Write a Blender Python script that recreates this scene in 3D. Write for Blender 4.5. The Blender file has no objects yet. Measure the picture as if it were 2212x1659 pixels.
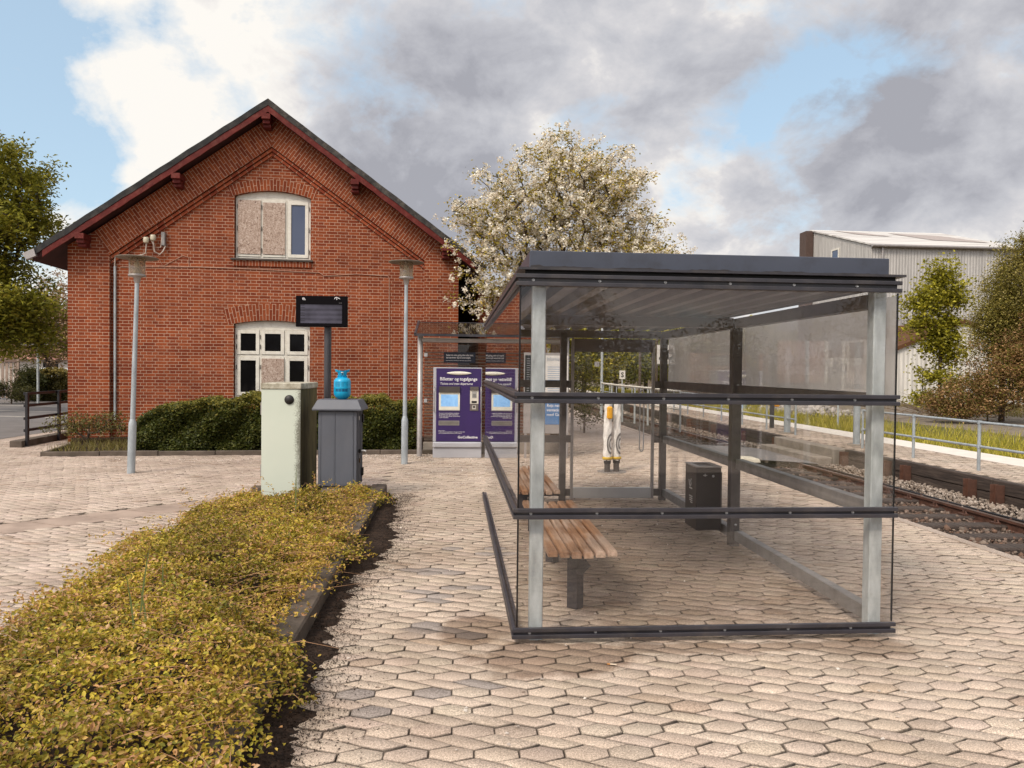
import bpy, bmesh, math, random
import numpy as np
from mathutils import Vector, Matrix
R = math.radians
rnd = random.Random(7)
NR = np.random.default_rng(11)
sc = bpy.context.scene
COL = sc.collection

# ------------------------------------------------------------------ camera
FPX, CX, CY, CAMH = 1600.0, 1106.0, 829.5, 1.62
YAW, PITCH, ROLL = R(4.36), R(1.07), R(0.6)
F0 = Vector((math.sin(YAW), math.cos(YAW), 0)); R0 = Vector((math.cos(YAW), -math.sin(YAW), 0))
fw = (F0 * math.cos(PITCH) + Vector((0, 0, -math.sin(PITCH)))).normalized()
u0 = R0.cross(fw)
rt = R0 * math.cos(ROLL) + u0 * math.sin(ROLL)
up = u0 * math.cos(ROLL) - R0 * math.sin(ROLL)
CAM = Vector((0, 0, CAMH))
cam = bpy.data.cameras.new('camera'); co = bpy.data.objects.new('camera', cam); COL.objects.link(co)
co.matrix_world = Matrix(((rt.x, up.x, -fw.x, 0), (rt.y, up.y, -fw.y, 0), (rt.z, up.z, -fw.z, CAMH), (0, 0, 0, 1)))
cam.sensor_fit = 'HORIZONTAL'; cam.sensor_width = 36; cam.lens = 36 * FPX / 2212
cam.clip_start = 0.05; cam.clip_end = 5000
sc.camera = co

def ray(px, py):
    return (fw + rt * ((px - CX) / FPX) - up * ((py - CY) / FPX))
def at(px, py, D):                    # survey point: picture direction, distance along the view axis
    return CAM + ray(px, py) * D
def gnd(px, py, z=0.0):               # survey point on level z
    d = ray(px, py); return CAM + d * ((z - CAMH) / d.z)

# ------------------------------------------------------------------ helpers
def tag(o, label=None, cat=None, group=None, kind=None):
    if label: o['label'] = label
    if cat: o['category'] = cat
    if group: o['group'] = group
    if kind: o['kind'] = kind
    return o
def thing(name, loc, label, cat, rz=0, group=None):
    o = bpy.data.objects.new(name, None); COL.objects.link(o)
    o.empty_display_size = .2
    o.location = loc; o.rotation_euler = (0, 0, rz)
    return tag(o, label, cat, group)
def copy_tree(o, parent=None):
    c = o.copy(); COL.objects.link(c)
    if parent: c.parent = parent
    for ch in list(o.children): copy_tree(ch, c)
    return c

class MB:
    def __init__(s): s.v = []; s.f = []; s.smooth = []
    def add(s, vs, fs, sm=False):
        n = len(s.v); s.v += [tuple(p) for p in vs]
        s.f += [tuple(i + n for i in f) for f in fs]; s.smooth += [sm] * len(fs)
        return s
    def box(s, x0, x1, y0, y1, z0, z1):
        return s.add([(x0,y0,z0),(x1,y0,z0),(x1,y1,z0),(x0,y1,z0),(x0,y0,z1),(x1,y0,z1),(x1,y1,z1),(x0,y1,z1)],
              [(0,3,2,1),(4,5,6,7),(0,1,5,4),(1,2,6,5),(2,3,7,6),(3,0,4,7)])
    def bar(s, p0, p1, w, h, upv=(0,0,1)):       # rectangular bar, w sideways, h along upv
        p0, p1 = Vector(p0), Vector(p1); d = (p1 - p0).normalized(); a = d.cross(Vector(upv)).normalized(); b = a.cross(d)
        q = []
        for p in (p0, p1):
            for sa, sb in ((-1,-1),(1,-1),(1,1),(-1,1)): q.append(p + a * (sa * w / 2) + b * (sb * h / 2))
        return s.add(q, [(0,1,2,3),(7,6,5,4),(0,4,5,1),(1,5,6,2),(2,6,7,3),(3,7,4,0)])
    def tube(s, pts, r, n=10, caps=True):
        pts = [Vector(p) for p in pts]; rs = r if isinstance(r, (list, tuple)) else [r] * len(pts)
        vs = []; ref = None
        for i, p in enumerate(pts):
            d = (pts[min(i + 1, len(pts) - 1)] - pts[max(i - 1, 0)]).normalized()
            if ref is None: ref = Vector((1,0,0)) if abs(d.x) < .9 else Vector((0,1,0))
            a = (ref - d * ref.dot(d)).normalized(); b = d.cross(a); ref = a
            for k in range(n):
                t = 2 * math.pi * k / n; vs.append(p + a * (rs[i] * math.cos(t)) + b * (rs[i] * math.sin(t)))
        fs = []
        for i in range(len(pts) - 1):
            for k in range(n): fs.append((i*n+k, i*n+(k+1)%n, (i+1)*n+(k+1)%n, (i+1)*n+k))
        s.add(vs, fs, True)
        if caps:
            m = len(pts) - 1
            s.add(vs[:n], [tuple(range(n - 1, -1, -1))]); s.add(vs[m*n:], [tuple(range(n))])
        return s
    def lathe(s, prof, c=(0,0), n=24, sm=True):   # prof: (r, z)
        vs = []; 
        for r_, z in prof:
            for k in range(n):
                t = 2 * math.pi * k / n; vs.append((c[0] + r_ * math.cos(t), c[1] + r_ * math.sin(t), z))
        fs = [(i*n+k, i*n+(k+1)%n, (i+1)*n+(k+1)%n, (i+1)*n+k) for i in range(len(prof)-1) for k in range(n)]
        return s.add(vs, fs, sm)
    def prism(s, poly, fn, d0, d1):               # poly 2D, fn(a,b,d)->xyz
        n = len(poly)
        vs = [fn(a, b, d0) for a, b in poly] + [fn(a, b, d1) for a, b in poly]
        return s.add(vs, [tuple(range(n)), tuple(range(2*n-1, n-1, -1))] + [(i, i+n, (i+1)%n+n, (i+1)%n) for i in range(n)])
    def build(s, name, mat, parent=None, bevel=0, seg=1):
        me = bpy.data.meshes.new(name); me.from_pydata(s.v, [], s.f); 
        me.polygons.foreach_set('use_smooth', s.smooth)
        bm = bmesh.new(); bm.from_mesh(me); bmesh.ops.recalc_face_normals(bm, faces=bm.faces); bm.to_mesh(me); bm.free()
        me.materials.append(mat); o = bpy.data.objects.new(name, me); COL.objects.link(o)
        if parent: o.parent = parent
        if bevel:
            m = o.modifiers.new('bevel', 'BEVEL'); m.width = bevel; m.segments = seg; m.limit_method = 'ANGLE'; m.angle_limit = R(40)
        return o
def BX(name, mat, parent, x0, x1, y0, y1, z0, z1, bevel=0):
    return MB().box(x0, x1, y0, y1, z0, z1).build(name, mat, parent, bevel)

def np_mesh(name, verts, groups, mat, parent=None, tints=None, smooth=False):
    verts = np.asarray(verts, np.float32)
    me = bpy.data.meshes.new(name); me.vertices.add(len(verts)); me.vertices.foreach_set('co', verts.ravel())
    tot = sum(len(g) for g in groups); loops = np.concatenate([np.asarray(g, np.int32).ravel() for g in groups])
    cnt = np.concatenate([np.full(len(g), np.asarray(g).shape[1], np.int32) for g in groups])
    me.loops.add(len(loops)); me.loops.foreach_set('vertex_index', loops)
    me.polygons.add(tot); st = np.concatenate([[0], np.cumsum(cnt)[:-1]]).astype(np.int32)
    me.polygons.foreach_set('loop_start', st)
    me.update(calc_edges=True)
    if tints is not None:
        at_ = me.attributes.new('tint', 'FLOAT_COLOR', 'FACE')
        t4 = np.ones((tot, 4), np.float32); t4[:, :3] = tints; at_.data.foreach_set('color', t4.ravel())
    if smooth: me.polygons.foreach_set('use_smooth', np.ones(tot, bool))
    me.materials.append(mat); me.validate()
    o = bpy.data.objects.new(name, me); COL.objects.link(o)
    if parent: o.parent = parent
    return o

# ------------------------------------------------------------------ materials
class NT:
    def __init__(s, name):
        s.m = bpy.data.materials.new(name); s.m.use_nodes = True; s.t = s.m.node_tree; s.t.nodes.clear()
        s.out = s.n('ShaderNodeOutputMaterial')
    def n(s, typ, **kw):
        nd = s.t.nodes.new(typ)
        for k, v in kw.items():
            if k.startswith('i_'): 
                key = k[2:]; key = int(key) if key.isdigit() else key.replace('_', ' ')
                nd.inputs[key].default_value = v
            else: setattr(nd, k, v)
        return nd
    def l(s, a, b): s.t.links.new(a, b)
    def coord(s, kind='Object', scale=(1,1,1), rot=(0,0,0), loc=(0,0,0)):
        tc = s.n('ShaderNodeTexCoord'); mp = s.n('ShaderNodeMapping')
        mp.inputs['Scale'].default_value = scale; mp.inputs['Rotation'].default_value = rot; mp.inputs['Location'].default_value = loc
        s.l(tc.outputs[kind], mp.inputs[0]); return mp.outputs[0]
    def noise(s, vec, scale, detail=4, rough=.55, dist=0):
        n_ = s.n('ShaderNodeTexNoise'); n_.inputs['Scale'].default_value = scale; n_.inputs['Detail'].default_value = detail
        n_.inputs['Roughness'].default_value = rough; n_.inputs['Distortion'].default_value = dist
        if vec is not None: s.l(vec, n_.inputs['Vector'])
        return n_.outputs['Fac']
    def ramp(s, fac, stops):
        r_ = s.n('ShaderNodeValToRGB'); el = r_.color_ramp.elements
        while len(el) < len(stops): el.new(.5)
        for e, (p, c) in zip(el, stops): e.position = p; e.color = (c if not isinstance(c, (int, float)) else (c, c, c)) [:3] + (1,) if not isinstance(c, (int, float)) else (c, c, c, 1)
        s.l(fac, r_.inputs[0]); return r_.outputs[0]
    def mix(s, fac, a, b, typ='MIX'):
        m_ = s.n('ShaderNodeMix', data_type='RGBA', blend_type=typ)
        for sock, v in ((0, fac), (6, a), (7, b)):
            if isinstance(v, (int, float)): m_.inputs[sock].default_value = v if sock == 0 else (v, v, v, 1)
            elif isinstance(v, tuple): m_.inputs[sock].default_value = v[:3] + (1,)
            else: s.l(v, m_.inputs[sock])
        return m_.outputs[2]
    def math(s, op, a, b=None, c=None, clamp=False):
        m_ = s.n('ShaderNodeMath', operation=op, use_clamp=clamp)
        for i, v in enumerate((a, b, c)):
            if v is None: continue
            if isinstance(v, (int, float)): m_.inputs[i].default_value = v
            else: s.l(v, m_.inputs[i])
        return m_.outputs[0]
    def bump(s, h, strength=.3, dist=.01, normal=None):
        b = s.n('ShaderNodeBump'); b.inputs['Strength'].default_value = strength; b.inputs['Distance'].default_value = dist
        s.l(h, b.inputs['Height'])
        if normal: s.l(normal, b.inputs['Normal'])
        return b.outputs[0]
    def pbr(s, col, rough=.6, metal=0, normal=None, spec=.5):
        p = s.n('ShaderNodeBsdfPrincipled')
        for k, v in (('Base Color', col), ('Roughness', rough), ('Metallic', metal), ('Specular IOR Level', spec)):
            if isinstance(v, (int, float)): p.inputs[k].default_value = v
            elif isinstance(v, tuple): p.inputs[k].default_value = v[:3] + (1,)
            else: s.l(v, p.inputs[k])
        if normal: s.l(normal, p.inputs['Normal'])
        s.p = p; s.l(p.outputs[0], s.out.inputs[0]); return s.m

def MAT(name, col, rough=.6, metal=0, var=.15, scale=6, bump=.1, bscale=None, spec=.5, dirt=None, dirt_amt=.5, dscale=3, stretch=(1,1,1)):
    t = NT(name); v = t.coord(scale=stretch)
    n1 = t.noise(v, scale, 5)
    lo = tuple(c * (1 - var) for c in col); hi = tuple(min(1, c * (1 + var)) for c in col)
    c = t.ramp(n1, [(.3, lo), (.7, hi)])
    if dirt:
        n2 = t.noise(v, dscale, 6, .65)
        c = t.mix(t.math('MULTIPLY', t.ramp(n2, [(.48, 0.), (.68, 1.)]), dirt_amt), c, dirt)
    nb = t.noise(v, bscale or scale * 8, 3)
    return t.pbr(c, rough, metal, t.bump(nb, bump, .004) if bump else None, spec)

def leaf_mat(name, rough=.55, trans=.35, gain=1.0):
    t = NT(name); a = t.n('ShaderNodeAttribute', attribute_name='tint')
    c = t.mix(1., a.outputs['Color'], (gain, gain, gain), 'MULTIPLY')
    p = t.n('ShaderNodeBsdfPrincipled'); t.l(c, p.inputs['Base Color']); p.inputs['Roughness'].default_value = rough; p.inputs['Specular IOR Level'].default_value = .3
    tr = t.n('ShaderNodeBsdfTranslucent'); t.l(c, tr.inputs[0])
    ms = t.n('ShaderNodeMixShader'); ms.inputs[0].default_value = trans
    t.l(p.outputs[0], ms.inputs[1]); t.l(tr.outputs[0], ms.inputs[2]); t.l(ms.outputs[0], t.out.inputs[0]); return t.m

def glass_mat(name, tint=(.93,.95,.94), rough=.0, haze=0, hazecol=(.6,.57,.54), hz_scale=2.0, boost=1.0, streak=0):
    t = NT(name)
    geo = t.n('ShaderNodeNewGeometry'); ior = 1.5
    io = t.math('ADD', ior, t.math('MULTIPLY', geo.outputs['Backfacing'], 1 / ior - ior))
    fr = t.n('ShaderNodeFresnel'); t.l(io, fr.inputs[0])
    f = t.math('MULTIPLY', fr.outputs[0], boost, clamp=True)
    tp = t.n('ShaderNodeBsdfTransparent'); tp.inputs[0].default_value = tint + (1,)
    gl = t.n('ShaderNodeBsdfGlossy'); gl.inputs['Roughness'].default_value = rough; gl.inputs['Color'].default_value = (1,1,1,1)
    body = tp.outputs[0]
    if haze:
        v = t.coord(scale=(1,1,.35)); nz = t.noise(v, hz_scale, 5, .6)
        amt = t.math('MULTIPLY', t.ramp(nz, [(.25, .45), (.75, 1.)]), haze)
        if streak:
            v2 = t.coord(scale=(9,9,.4)); amt = t.math('MULTIPLY', amt, t.ramp(t.noise(v2, 5, 3), [(.42, .15), (.7, 1.)]))
        df = t.n('ShaderNodeBsdfDiffuse'); df.inputs[0].default_value = hazecol + (1,)
        tl = t.n('ShaderNodeBsdfTranslucent'); tl.inputs[0].default_value = hazecol + (1,)
        m2 = t.n('ShaderNodeMixShader'); m2.inputs[0].default_value = .75; t.l(df.outputs[0], m2.inputs[1]); t.l(tl.outputs[0], m2.inputs[2])
        m1 = t.n('ShaderNodeMixShader'); t.l(amt, m1.inputs[0]); t.l(body, m1.inputs[1]); t.l(m2.outputs[0], m1.inputs[2]); body = m1.outputs[0]
    ms = t.n('ShaderNodeMixShader'); t.l(f, ms.inputs[0]); t.l(body, ms.inputs[1]); t.l(gl.outputs[0], ms.inputs[2])
    t.l(ms.outputs[0], t.out.inputs[0]); return t.m

def brick_mat(name, mode='wall', ang=0, c=(0,0), base=(.235,.050,.0165)):
    """mode wall: coords (x+y, z); slant: rotated with the roof slope, bricks standing; arch: polar round c"""
    t = NT(name); tc = t.n('ShaderNodeTexCoord'); sx = t.n('ShaderNodeSeparateXYZ'); t.l(tc.outputs['Object'], sx.inputs[0])
    X = t.math('ADD', sx.outputs[0], sx.outputs[1]); Z = sx.outputs[2]
    if mode == 'slant':
        ca, sa = math.cos(ang), math.sin(ang)
        along = t.math('ADD', t.math('MULTIPLY', X, ca), t.math('MULTIPLY', Z, sa))
        perp = t.math('SUBTRACT', t.math('MULTIPLY', Z, ca), t.math('MULTIPLY', X, sa))
        U, V = perp, along
    elif mode == 'arch':
        dx = t.math('SUBTRACT', X, c[0]); dz = t.math('SUBTRACT', Z, c[1])
        U = t.math('SQRT', t.math('ADD', t.math('MULTIPLY', dx, dx), t.math('MULTIPLY', dz, dz)))
        V = t.math('MULTIPLY', t.math('ARCTAN2', dx, dz), c[2])
        U = t.math('SUBTRACT', U, c[2] - .24)
    elif mode == 'run':                                        # header run along the slope
        ca, sa = math.cos(ang), math.sin(ang)
        U = t.math('ADD', t.math('MULTIPLY', X, ca), t.math('MULTIPLY', Z, sa)); V = t.math('MULTIPLY', U, 0.0)
        V = t.math('ADD', V, .033)
    else: U, V = X, Z
    cb = t.n('ShaderNodeCombineXYZ'); t.l(U, cb.inputs[0]); t.l(V, cb.inputs[1])
    # slight waviness so that courses are not ruler straight
    nz = t.n('ShaderNodeTexNoise'); nz.inputs['Scale'].default_value = 9; nz.inputs['Detail'].default_value = 3; t.l(tc.outputs['Object'], nz.inputs['Vector'])
    off = t.n('ShaderNodeVectorMath', operation='SCALE'); off.inputs['Scale'].default_value = .009
    sb = t.n('ShaderNodeVectorMath', operation='SUBTRACT'); sb.inputs[1].default_value = (.5,.5,.5); t.l(nz.outputs['Color'], sb.inputs[0]); t.l(sb.outputs[0], off.inputs[0])
    av = t.n('ShaderNodeVectorMath', operation='ADD'); t.l(cb.outputs[0], av.inputs[0]); t.l(off.outputs[0], av.inputs[1])
    b = t.n('ShaderNodeTexBrick'); t.l(av.outputs[0], b.inputs['Vector'])
    b.offset = .5; b.squash = .5 if mode == 'wall' else 1.0; b.squash_frequency = 2
    b.inputs['Color1'].default_value = (base[0]*.72, base[1]*.6, base[2]*.6, 1); b.inputs['Color2'].default_value = (base[0]*1.22, base[1]*1.35, base[2]*1.3, 1)
    b.inputs['Mortar'].default_value = (.46,.295,.21,1); b.inputs['Scale'].default_value = 1
    b.inputs['Mortar Size'].default_value = .0058; b.inputs['Mortar Smooth'].default_value = .25; b.inputs['Bias'].default_value = 0
    b.inputs['Brick Width'].default_value = .24 if mode != 'run' else .19; b.inputs['Row Height'].default_value = .0667 if mode != 'run' else .2
    n1 = t.noise(tc.outputs['Object'], 1.1, 6, .6); n2 = t.noise(tc.outputs['Object'], 26, 4, .7)
    colr = t.mix(1., b.outputs['Color'], t.ramp(n1, [(.3, (.74,.72,.72)), (.7, (1.12,1.12,1.1))]), 'MULTIPLY')
    colr = t.mix(1., colr, t.ramp(n2, [(.3, (.8,.8,.8)), (.7, (1.15,1.15,1.15))]), 'MULTIPLY')
    # dark odd bricks
    h = t.math('SUBTRACT', 1., b.outputs['Fac']); hh = t.math('ADD', h, t.math('MULTIPLY', n2, .35))
    return t.pbr(colr, .85, 0, t.bump(hh, .55, .008), .25)

def simple(name, col, rough=.5, metal=0, spec=.5): return MAT(name, col, rough, metal, .08, 8, .03, None, spec)

M = {}
M['dark'] = MAT('dark painted steel', (.036,.034,.042), .38, 0, .25, 5, .05, None, .5, (.10,.085,.075), .45, 7)
M['fascia'] = MAT('slate blue fascia paint', (.058,.066,.092), .33, 0, .12, 2.2, .03, None, .5, (.035,.034,.04), .5, 5)
M['fascia_dirt'] = MAT('peeled fascia edge', (.03,.026,.028), .7)
M['galv'] = MAT('galvanised steel', (.42,.455,.465), .5, .15, .3, 14, .06, 60, .5, (.62,.66,.66), .5, 9, (1,1,.35))
M['galv_lamp'] = MAT('weathered galvanised pipe', (.33,.365,.39), .5, .15, .2, 14, .06, 60, .5, (.45,.49,.51), .5, 9, (1,1,.35))
M['galv_dull'] = MAT('dull galvanised angle', (.24,.23,.225), .5, .2, .25, 9, .06, 60, .5, (.30,.28,.26), .5, 6)
M['post_in'] = MAT('brown grey inner post', (.125,.11,.103), .5, .1, .2, 8, .05, 60, .5, (.17,.15,.14), .4, 5)
M['alu'] = MAT('satin aluminium', (.55,.55,.56), .38, .5, .06, 5, .02)
M['alu_d'] = MAT('weathered aluminium', (.36,.335,.325), .4, .4, .12, 5, .02)
M['deck'] = MAT('painted roof deck', (.20,.175,.17), .5, 0, .15, 3, .03, None, .4, (.18,.155,.15), .4, 4)
M['wood'] = None
M['rust'] = MAT('rusty steel', (.085,.036,.022), .8, 0, .4, 8, .2)
M['black'] = MAT('black paint', (.010,.009,.010), .4, 0, .2, 5, .03, None, .25)
M['white'] = MAT('white paint', (.68,.65,.58), .5, 0, .06, 6, .04, None, .4, (.42,.37,.3), .4, 9)
M['redwood'] = MAT('oxide red painted timber', (.105,.014,.011), .6, 0, .3, 4, .15, 40, .2, (.30,.12,.09), .22, 9, (1,1,1))
M['soffit'] = MAT('dark red soffit boards', (.045,.012,.011), .8, 0, .3, 4, .1)
M['roofedge'] = MAT('mossy roof edge', (.045,.042,.04), .9, 0, .4, 9, .4, 50, .2, (.16,.14,.115), .6, 6)
M['bit'] = MAT('bitumen sheet', (.018,.018,.02), .6, 0, .3, 3, .1)
M['conc'] = MAT('weathered concrete', (.27,.235,.20), .9, 0, .2, 3, .3, 60, .2, (.12,.10,.08), .6, 2.5)
M['kerb'] = MAT('mossy kerb stone', (.115,.092,.075), .9, 0, .3, 4, .4, 60, .2, (.055,.045,.03), .6, 3)
M['mortar'] = MAT('render', (.3,.26,.22), .9)
M['sill'] = MAT('dark slate sill', (.07,.058,.05), .7)
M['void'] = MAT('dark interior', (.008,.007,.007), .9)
M['stem'] = MAT('twig bark', (.15,.09,.055), .9, 0, .3, 10, .3)
M['bark'] = MAT('tree bark', (.075,.052,.038), .95, 0, .4, 12, .6, 30)
M['leaf'] = leaf_mat('foliage'); M['petal'] = leaf_mat('blossom', .6, .3); M['ground_leaf'] = leaf_mat('ground cover leaves', .5, .32)

# OSB board
t = NT('strand board'); v = t.coord(scale=(1, 1, .45), rot=(0, R(35), 0)); v2 = t.coord(scale=(.45, 1, 1), rot=(0, R(20), 0))
a = t.noise(v, 26, 3, .6, 2.0); b = t.noise(v2, 26, 3, .6, 2.0)
c = t.ramp(t.math('ADD', t.math('MULTIPLY', a, .5), t.math('MULTIPLY', b, .5)), [(.36, (.13,.075,.05)), (.48, (.37,.27,.215)), (.58, (.50,.40,.34)), (.68, (.66,.56,.48))])
c = t.mix(t.ramp(t.noise(t.coord(), 9, 2), [(.70, 0.), (.76, 1.)]), c, (.10,.055,.04))
M['osb'] = t.pbr(c, .8)
# bench timber
t = NT('oiled bench timber'); v = t.coord(scale=(14, .7, 14)); n = t.noise(v, 3, 5, .6, .6); n2 = t.noise(t.coord(scale=(3, .9, 3)), 2.0, 4)
c = t.ramp(n, [(.3, (.22,.10,.05)), (.6, (.46,.25,.135))]); w = t.ramp(n, [(.35, (.40,.28,.21)), (.65, (.64,.49,.39))])
c = t.mix(t.ramp(n2, [(.42, 0.), (.6, .85)]), c, w); M['wood'] = t.pbr(c, .45, 0, t.bump(n, .3, .003))
# old sleepers / timber edging
t = NT('tarred timber'); v = t.coord(scale=(8, .5, 8)); n = t.noise(v, 4, 6, .65, .4)
M['tar'] = t.pbr(t.ramp(n, [(.3, (.016,.011,.009)), (.55, (.055,.038,.03)), (.75, (.12,.09,.07))]), .85, 0, t.bump(n, .7, .01))
# petal dotted paving etc
def paving_mat(name, attr=True, base=(.3,.25,.21)):
    t = NT(name); tc = t.n('ShaderNodeTexCoord'); v = tc.outputs['Object']
    if attr: a = t.n('ShaderNodeAttribute', attribute_name='tint'); c = a.outputs['Color']
    else: c = base
    n1 = t.noise(v, 170, 3, .8); n2 = t.noise(v, 90, 3, .7); n3 = t.noise(v, 1.3, 5, .6); n4 = t.noise(v, .35, 4, .6)
    c = t.mix(1., c, t.ramp(n1, [(.34, (.48,.45,.43)), (.5, (.98,.98,.98)), (.64, (1.55,1.55,1.52))]), 'MULTIPLY')
    c = t.mix(1., c, t.ramp(n2, [(.36, (.78,.77,.76)), (.62, (1.12,1.12,1.12))]), 'MULTIPLY')
    c = t.mix(1., c, t.ramp(n3, [(.3, (.74,.71,.68)), (.62, (1.08,1.08,1.08))]), 'MULTIPLY')
    c = t.mix(1., c, t.ramp(n4, [(.35, (.85,.83,.82)), (.65, (1.06,1.06,1.06))]), 'MULTIPLY')
    sp = t.n('ShaderNodeSeparateXYZ'); t.l(v, sp.inputs[0])
    # damp, mossy stain where water drips off the shelter corner; painted shade on the shelter floor
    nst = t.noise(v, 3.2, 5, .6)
    def stain_shade(cx, cy, rx, ry):
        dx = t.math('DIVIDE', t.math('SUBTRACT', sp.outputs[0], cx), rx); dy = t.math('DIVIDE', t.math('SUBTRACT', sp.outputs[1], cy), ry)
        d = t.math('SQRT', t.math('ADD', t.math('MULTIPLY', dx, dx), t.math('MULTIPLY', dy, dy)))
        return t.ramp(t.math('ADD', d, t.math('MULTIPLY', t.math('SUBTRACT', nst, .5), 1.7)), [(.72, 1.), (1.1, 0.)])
    s1 = t.math('MAXIMUM', stain_shade(.62, 4.12, .62, .30), stain_shade(.15, 4.6, .25, .4))
    s1 = t.math('MAXIMUM', s1, t.math('MULTIPLY', stain_shade(1.5, 4.22, 1.2, .09), .8))
    s1 = t.math('MAXIMUM', s1, t.math('MULTIPLY', stain_shade(2.45, 4.2, .35, .18), .7))
    s1 = t.math('MAXIMUM', s1, t.math('MULTIPLY', stain_shade(1.7, 6.8, 1.25, 2.9), .55))  # shade under the shelter roof, put into the floor colour
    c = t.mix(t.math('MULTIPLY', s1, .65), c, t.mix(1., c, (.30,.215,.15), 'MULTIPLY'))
    hb = t.math('ADD', n1, t.math('MULTIPLY', n2, .6))
    return t.pbr(c, .8, 0, t.bump(hb, .45, .004), .35)
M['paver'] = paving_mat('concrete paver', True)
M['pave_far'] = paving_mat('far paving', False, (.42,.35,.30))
M['joint'] = MAT('dirty joint sand', (.030,.020,.014), .95, 0, .4, 12, .3)
M['soil'] = MAT('dark soil', (.028,.018,.013), .95, 0, .5, 30, .8, 120, .2, (.075,.045,.03), .6, 14)
M['asphalt'] = MAT('grey asphalt', (.17,.155,.15), .55, 0, .14, 2, .2, 200, .4, (.10,.09,.085), .4, .8)
M['gravel'] = MAT('stony path', (.20,.165,.13), .95, 0, .3, 4, .5, 60, .2, (.09,.07,.05), .6, 5)
M['ballast'] = MAT('brown ballast bed', (.07,.05,.04), .95, 0, .4, 20, .8, 60)
M['earth'] = MAT('grassy earth', (.10,.095,.03), .95, 0, .35, .8, .5, 20, .2, (.12,.08,.05), .5, .5)

# ------------------------------------------------------------------ world: sky with broken cloud, one soft sun
SUN_EL, SUN_AZ = R(46), R(222)            # behind the camera, to the left
sun_dir = Vector((math.sin(SUN_AZ) * math.cos(SUN_EL), math.cos(SUN_AZ) * math.cos(SUN_EL), math.sin(SUN_EL)))
w = bpy.data.worlds.new('World'); sc.world = w; w.use_nodes = True
t = NT.__new__(NT); t.t = w.node_tree; t.t.nodes.clear(); t.out = t.n('ShaderNodeOutputWorld')
sky = t.n('ShaderNodeTexSky', sky_type='NISHITA', sun_disc=False, sun_elevation=SUN_EL, sun_rotation=SUN_AZ, dust_density=1.5)
tc = t.n('ShaderNodeTexCoord'); D_ = tc.outputs['Generated']
nm = t.n('ShaderNodeVectorMath', operation='NORMALIZE'); t.l(D_, nm.inputs[0]); D_ = nm.outputs[0]
sx = t.n('ShaderNodeSeparateXYZ'); t.l(D_, sx.inputs[0])
zz = t.math('ADD', t.math('MAXIMUM', sx.outputs[2], 0.), .62)
cv = t.n('ShaderNodeCombineXYZ'); t.l(t.math('DIVIDE', sx.outputs[0], zz), cv.inputs[0]); t.l(t.math('DIVIDE', sx.outputs[1], zz), cv.inputs[1]); cv.inputs[2].default_value = 3.7
CV = cv.outputs[0]
def blob(px, py, w_):
    d = ray(px, py).normalized(); dt = t.n('ShaderNodeVectorMath', operation='DOT_PRODUCT'); t.l(D_, dt.inputs[0]); dt.inputs[1].default_value = d
    return t.math('POWER', 2.718, t.math('MULTIPLY', t.math('SUBTRACT', dt.outputs['Value'], 1.), 1 / (w_ * w_)))
def total(items):
    s_ = None
    for px, py, w_, k in items:
        b_ = t.math('MULTIPLY', blob(px, py, w_), k); s_ = b_ if s_ is None else t.math('ADD', s_, b_)
    return s_
nA = t.noise(CV, 4.2, 12, .60, .15); nB = t.noise(CV, 8.5, 11, .6, .25); nC = t.noise(CV, 3.0, 12, .58, .2)
nn = t.math('ADD', t.math('MULTIPLY', nA, .55), t.math('MULTIPLY', nB, .45))
blue = total([(40, 130, .055, .40), (-60, 40, .08, .25), (70, 350, .045, .30), (170, 345, .03, .26), (-40, 420, .06, .22), (330, 25, .022, .22), (1690, 185, .032, .22), (1790, 160, .032, .19), (1900, 140, .032, .20), (1990, 110, .028, .14), (1650, 245, .03, .18), (1500, 395, .04, .12), (130, 620, .04, .18)])
cover = t.ramp(t.math('SUBTRACT', t.math('ADD', t.math('MULTIPLY', t.math('SUBTRACT', nn, .5), 2.4), .78), blue), [(.38, 0.), (.50, .5), (.66, 1.)])
grey = total([(1000, 130, .22, .16), (1350, 120, .22, .16), (1250, 330, .16, .24), (800, 200, .09, .2), (1960, 400, .11, .30), (2180, 250, .10, .20), (2050, 480, .10, .14), (1700, 30, .15, .10), (1600, 330, .10, .2), (900, 330, .12, .15),
              (1190, 120, .07, -.16), (1420, 200, .05, -.14), (2120, 90, .05, -.2), (1850, 60, .05, -.15), (1600, 430, .05, -.2), (350, 160, .12, -.34), (480, 90, .12, -.30), (250, 330, .08, -.22), (480, 300, .10, -.35), (620, 40, .09, -.25), (1190, 200, .06, -.10), (1680, 290, .05, -.28), (1500, 470, .10, -.20), (60, 600, .1, -.2), (1380, 460, .08, -.15)])
gm = t.math('ADD', t.math('MULTIPLY', t.math('SUBTRACT', nB, .5), 1.7), t.math('MULTIPLY', t.math('SUBTRACT', nC, .5), 3.0))
gf = t.math('ADD', t.math('MULTIPLY', gm, .92), t.math('ADD', .34, t.math('MULTIPLY', grey, .85)))
cloud = t.ramp(gf, [(.02, (1.0,.965,.91)), (.20, (.88,.85,.825)), (.36, (.70,.69,.71)), (.60, (.575,.58,.62)), (.85, (.47,.475,.52)), (1., (.40,.405,.45))])
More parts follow.
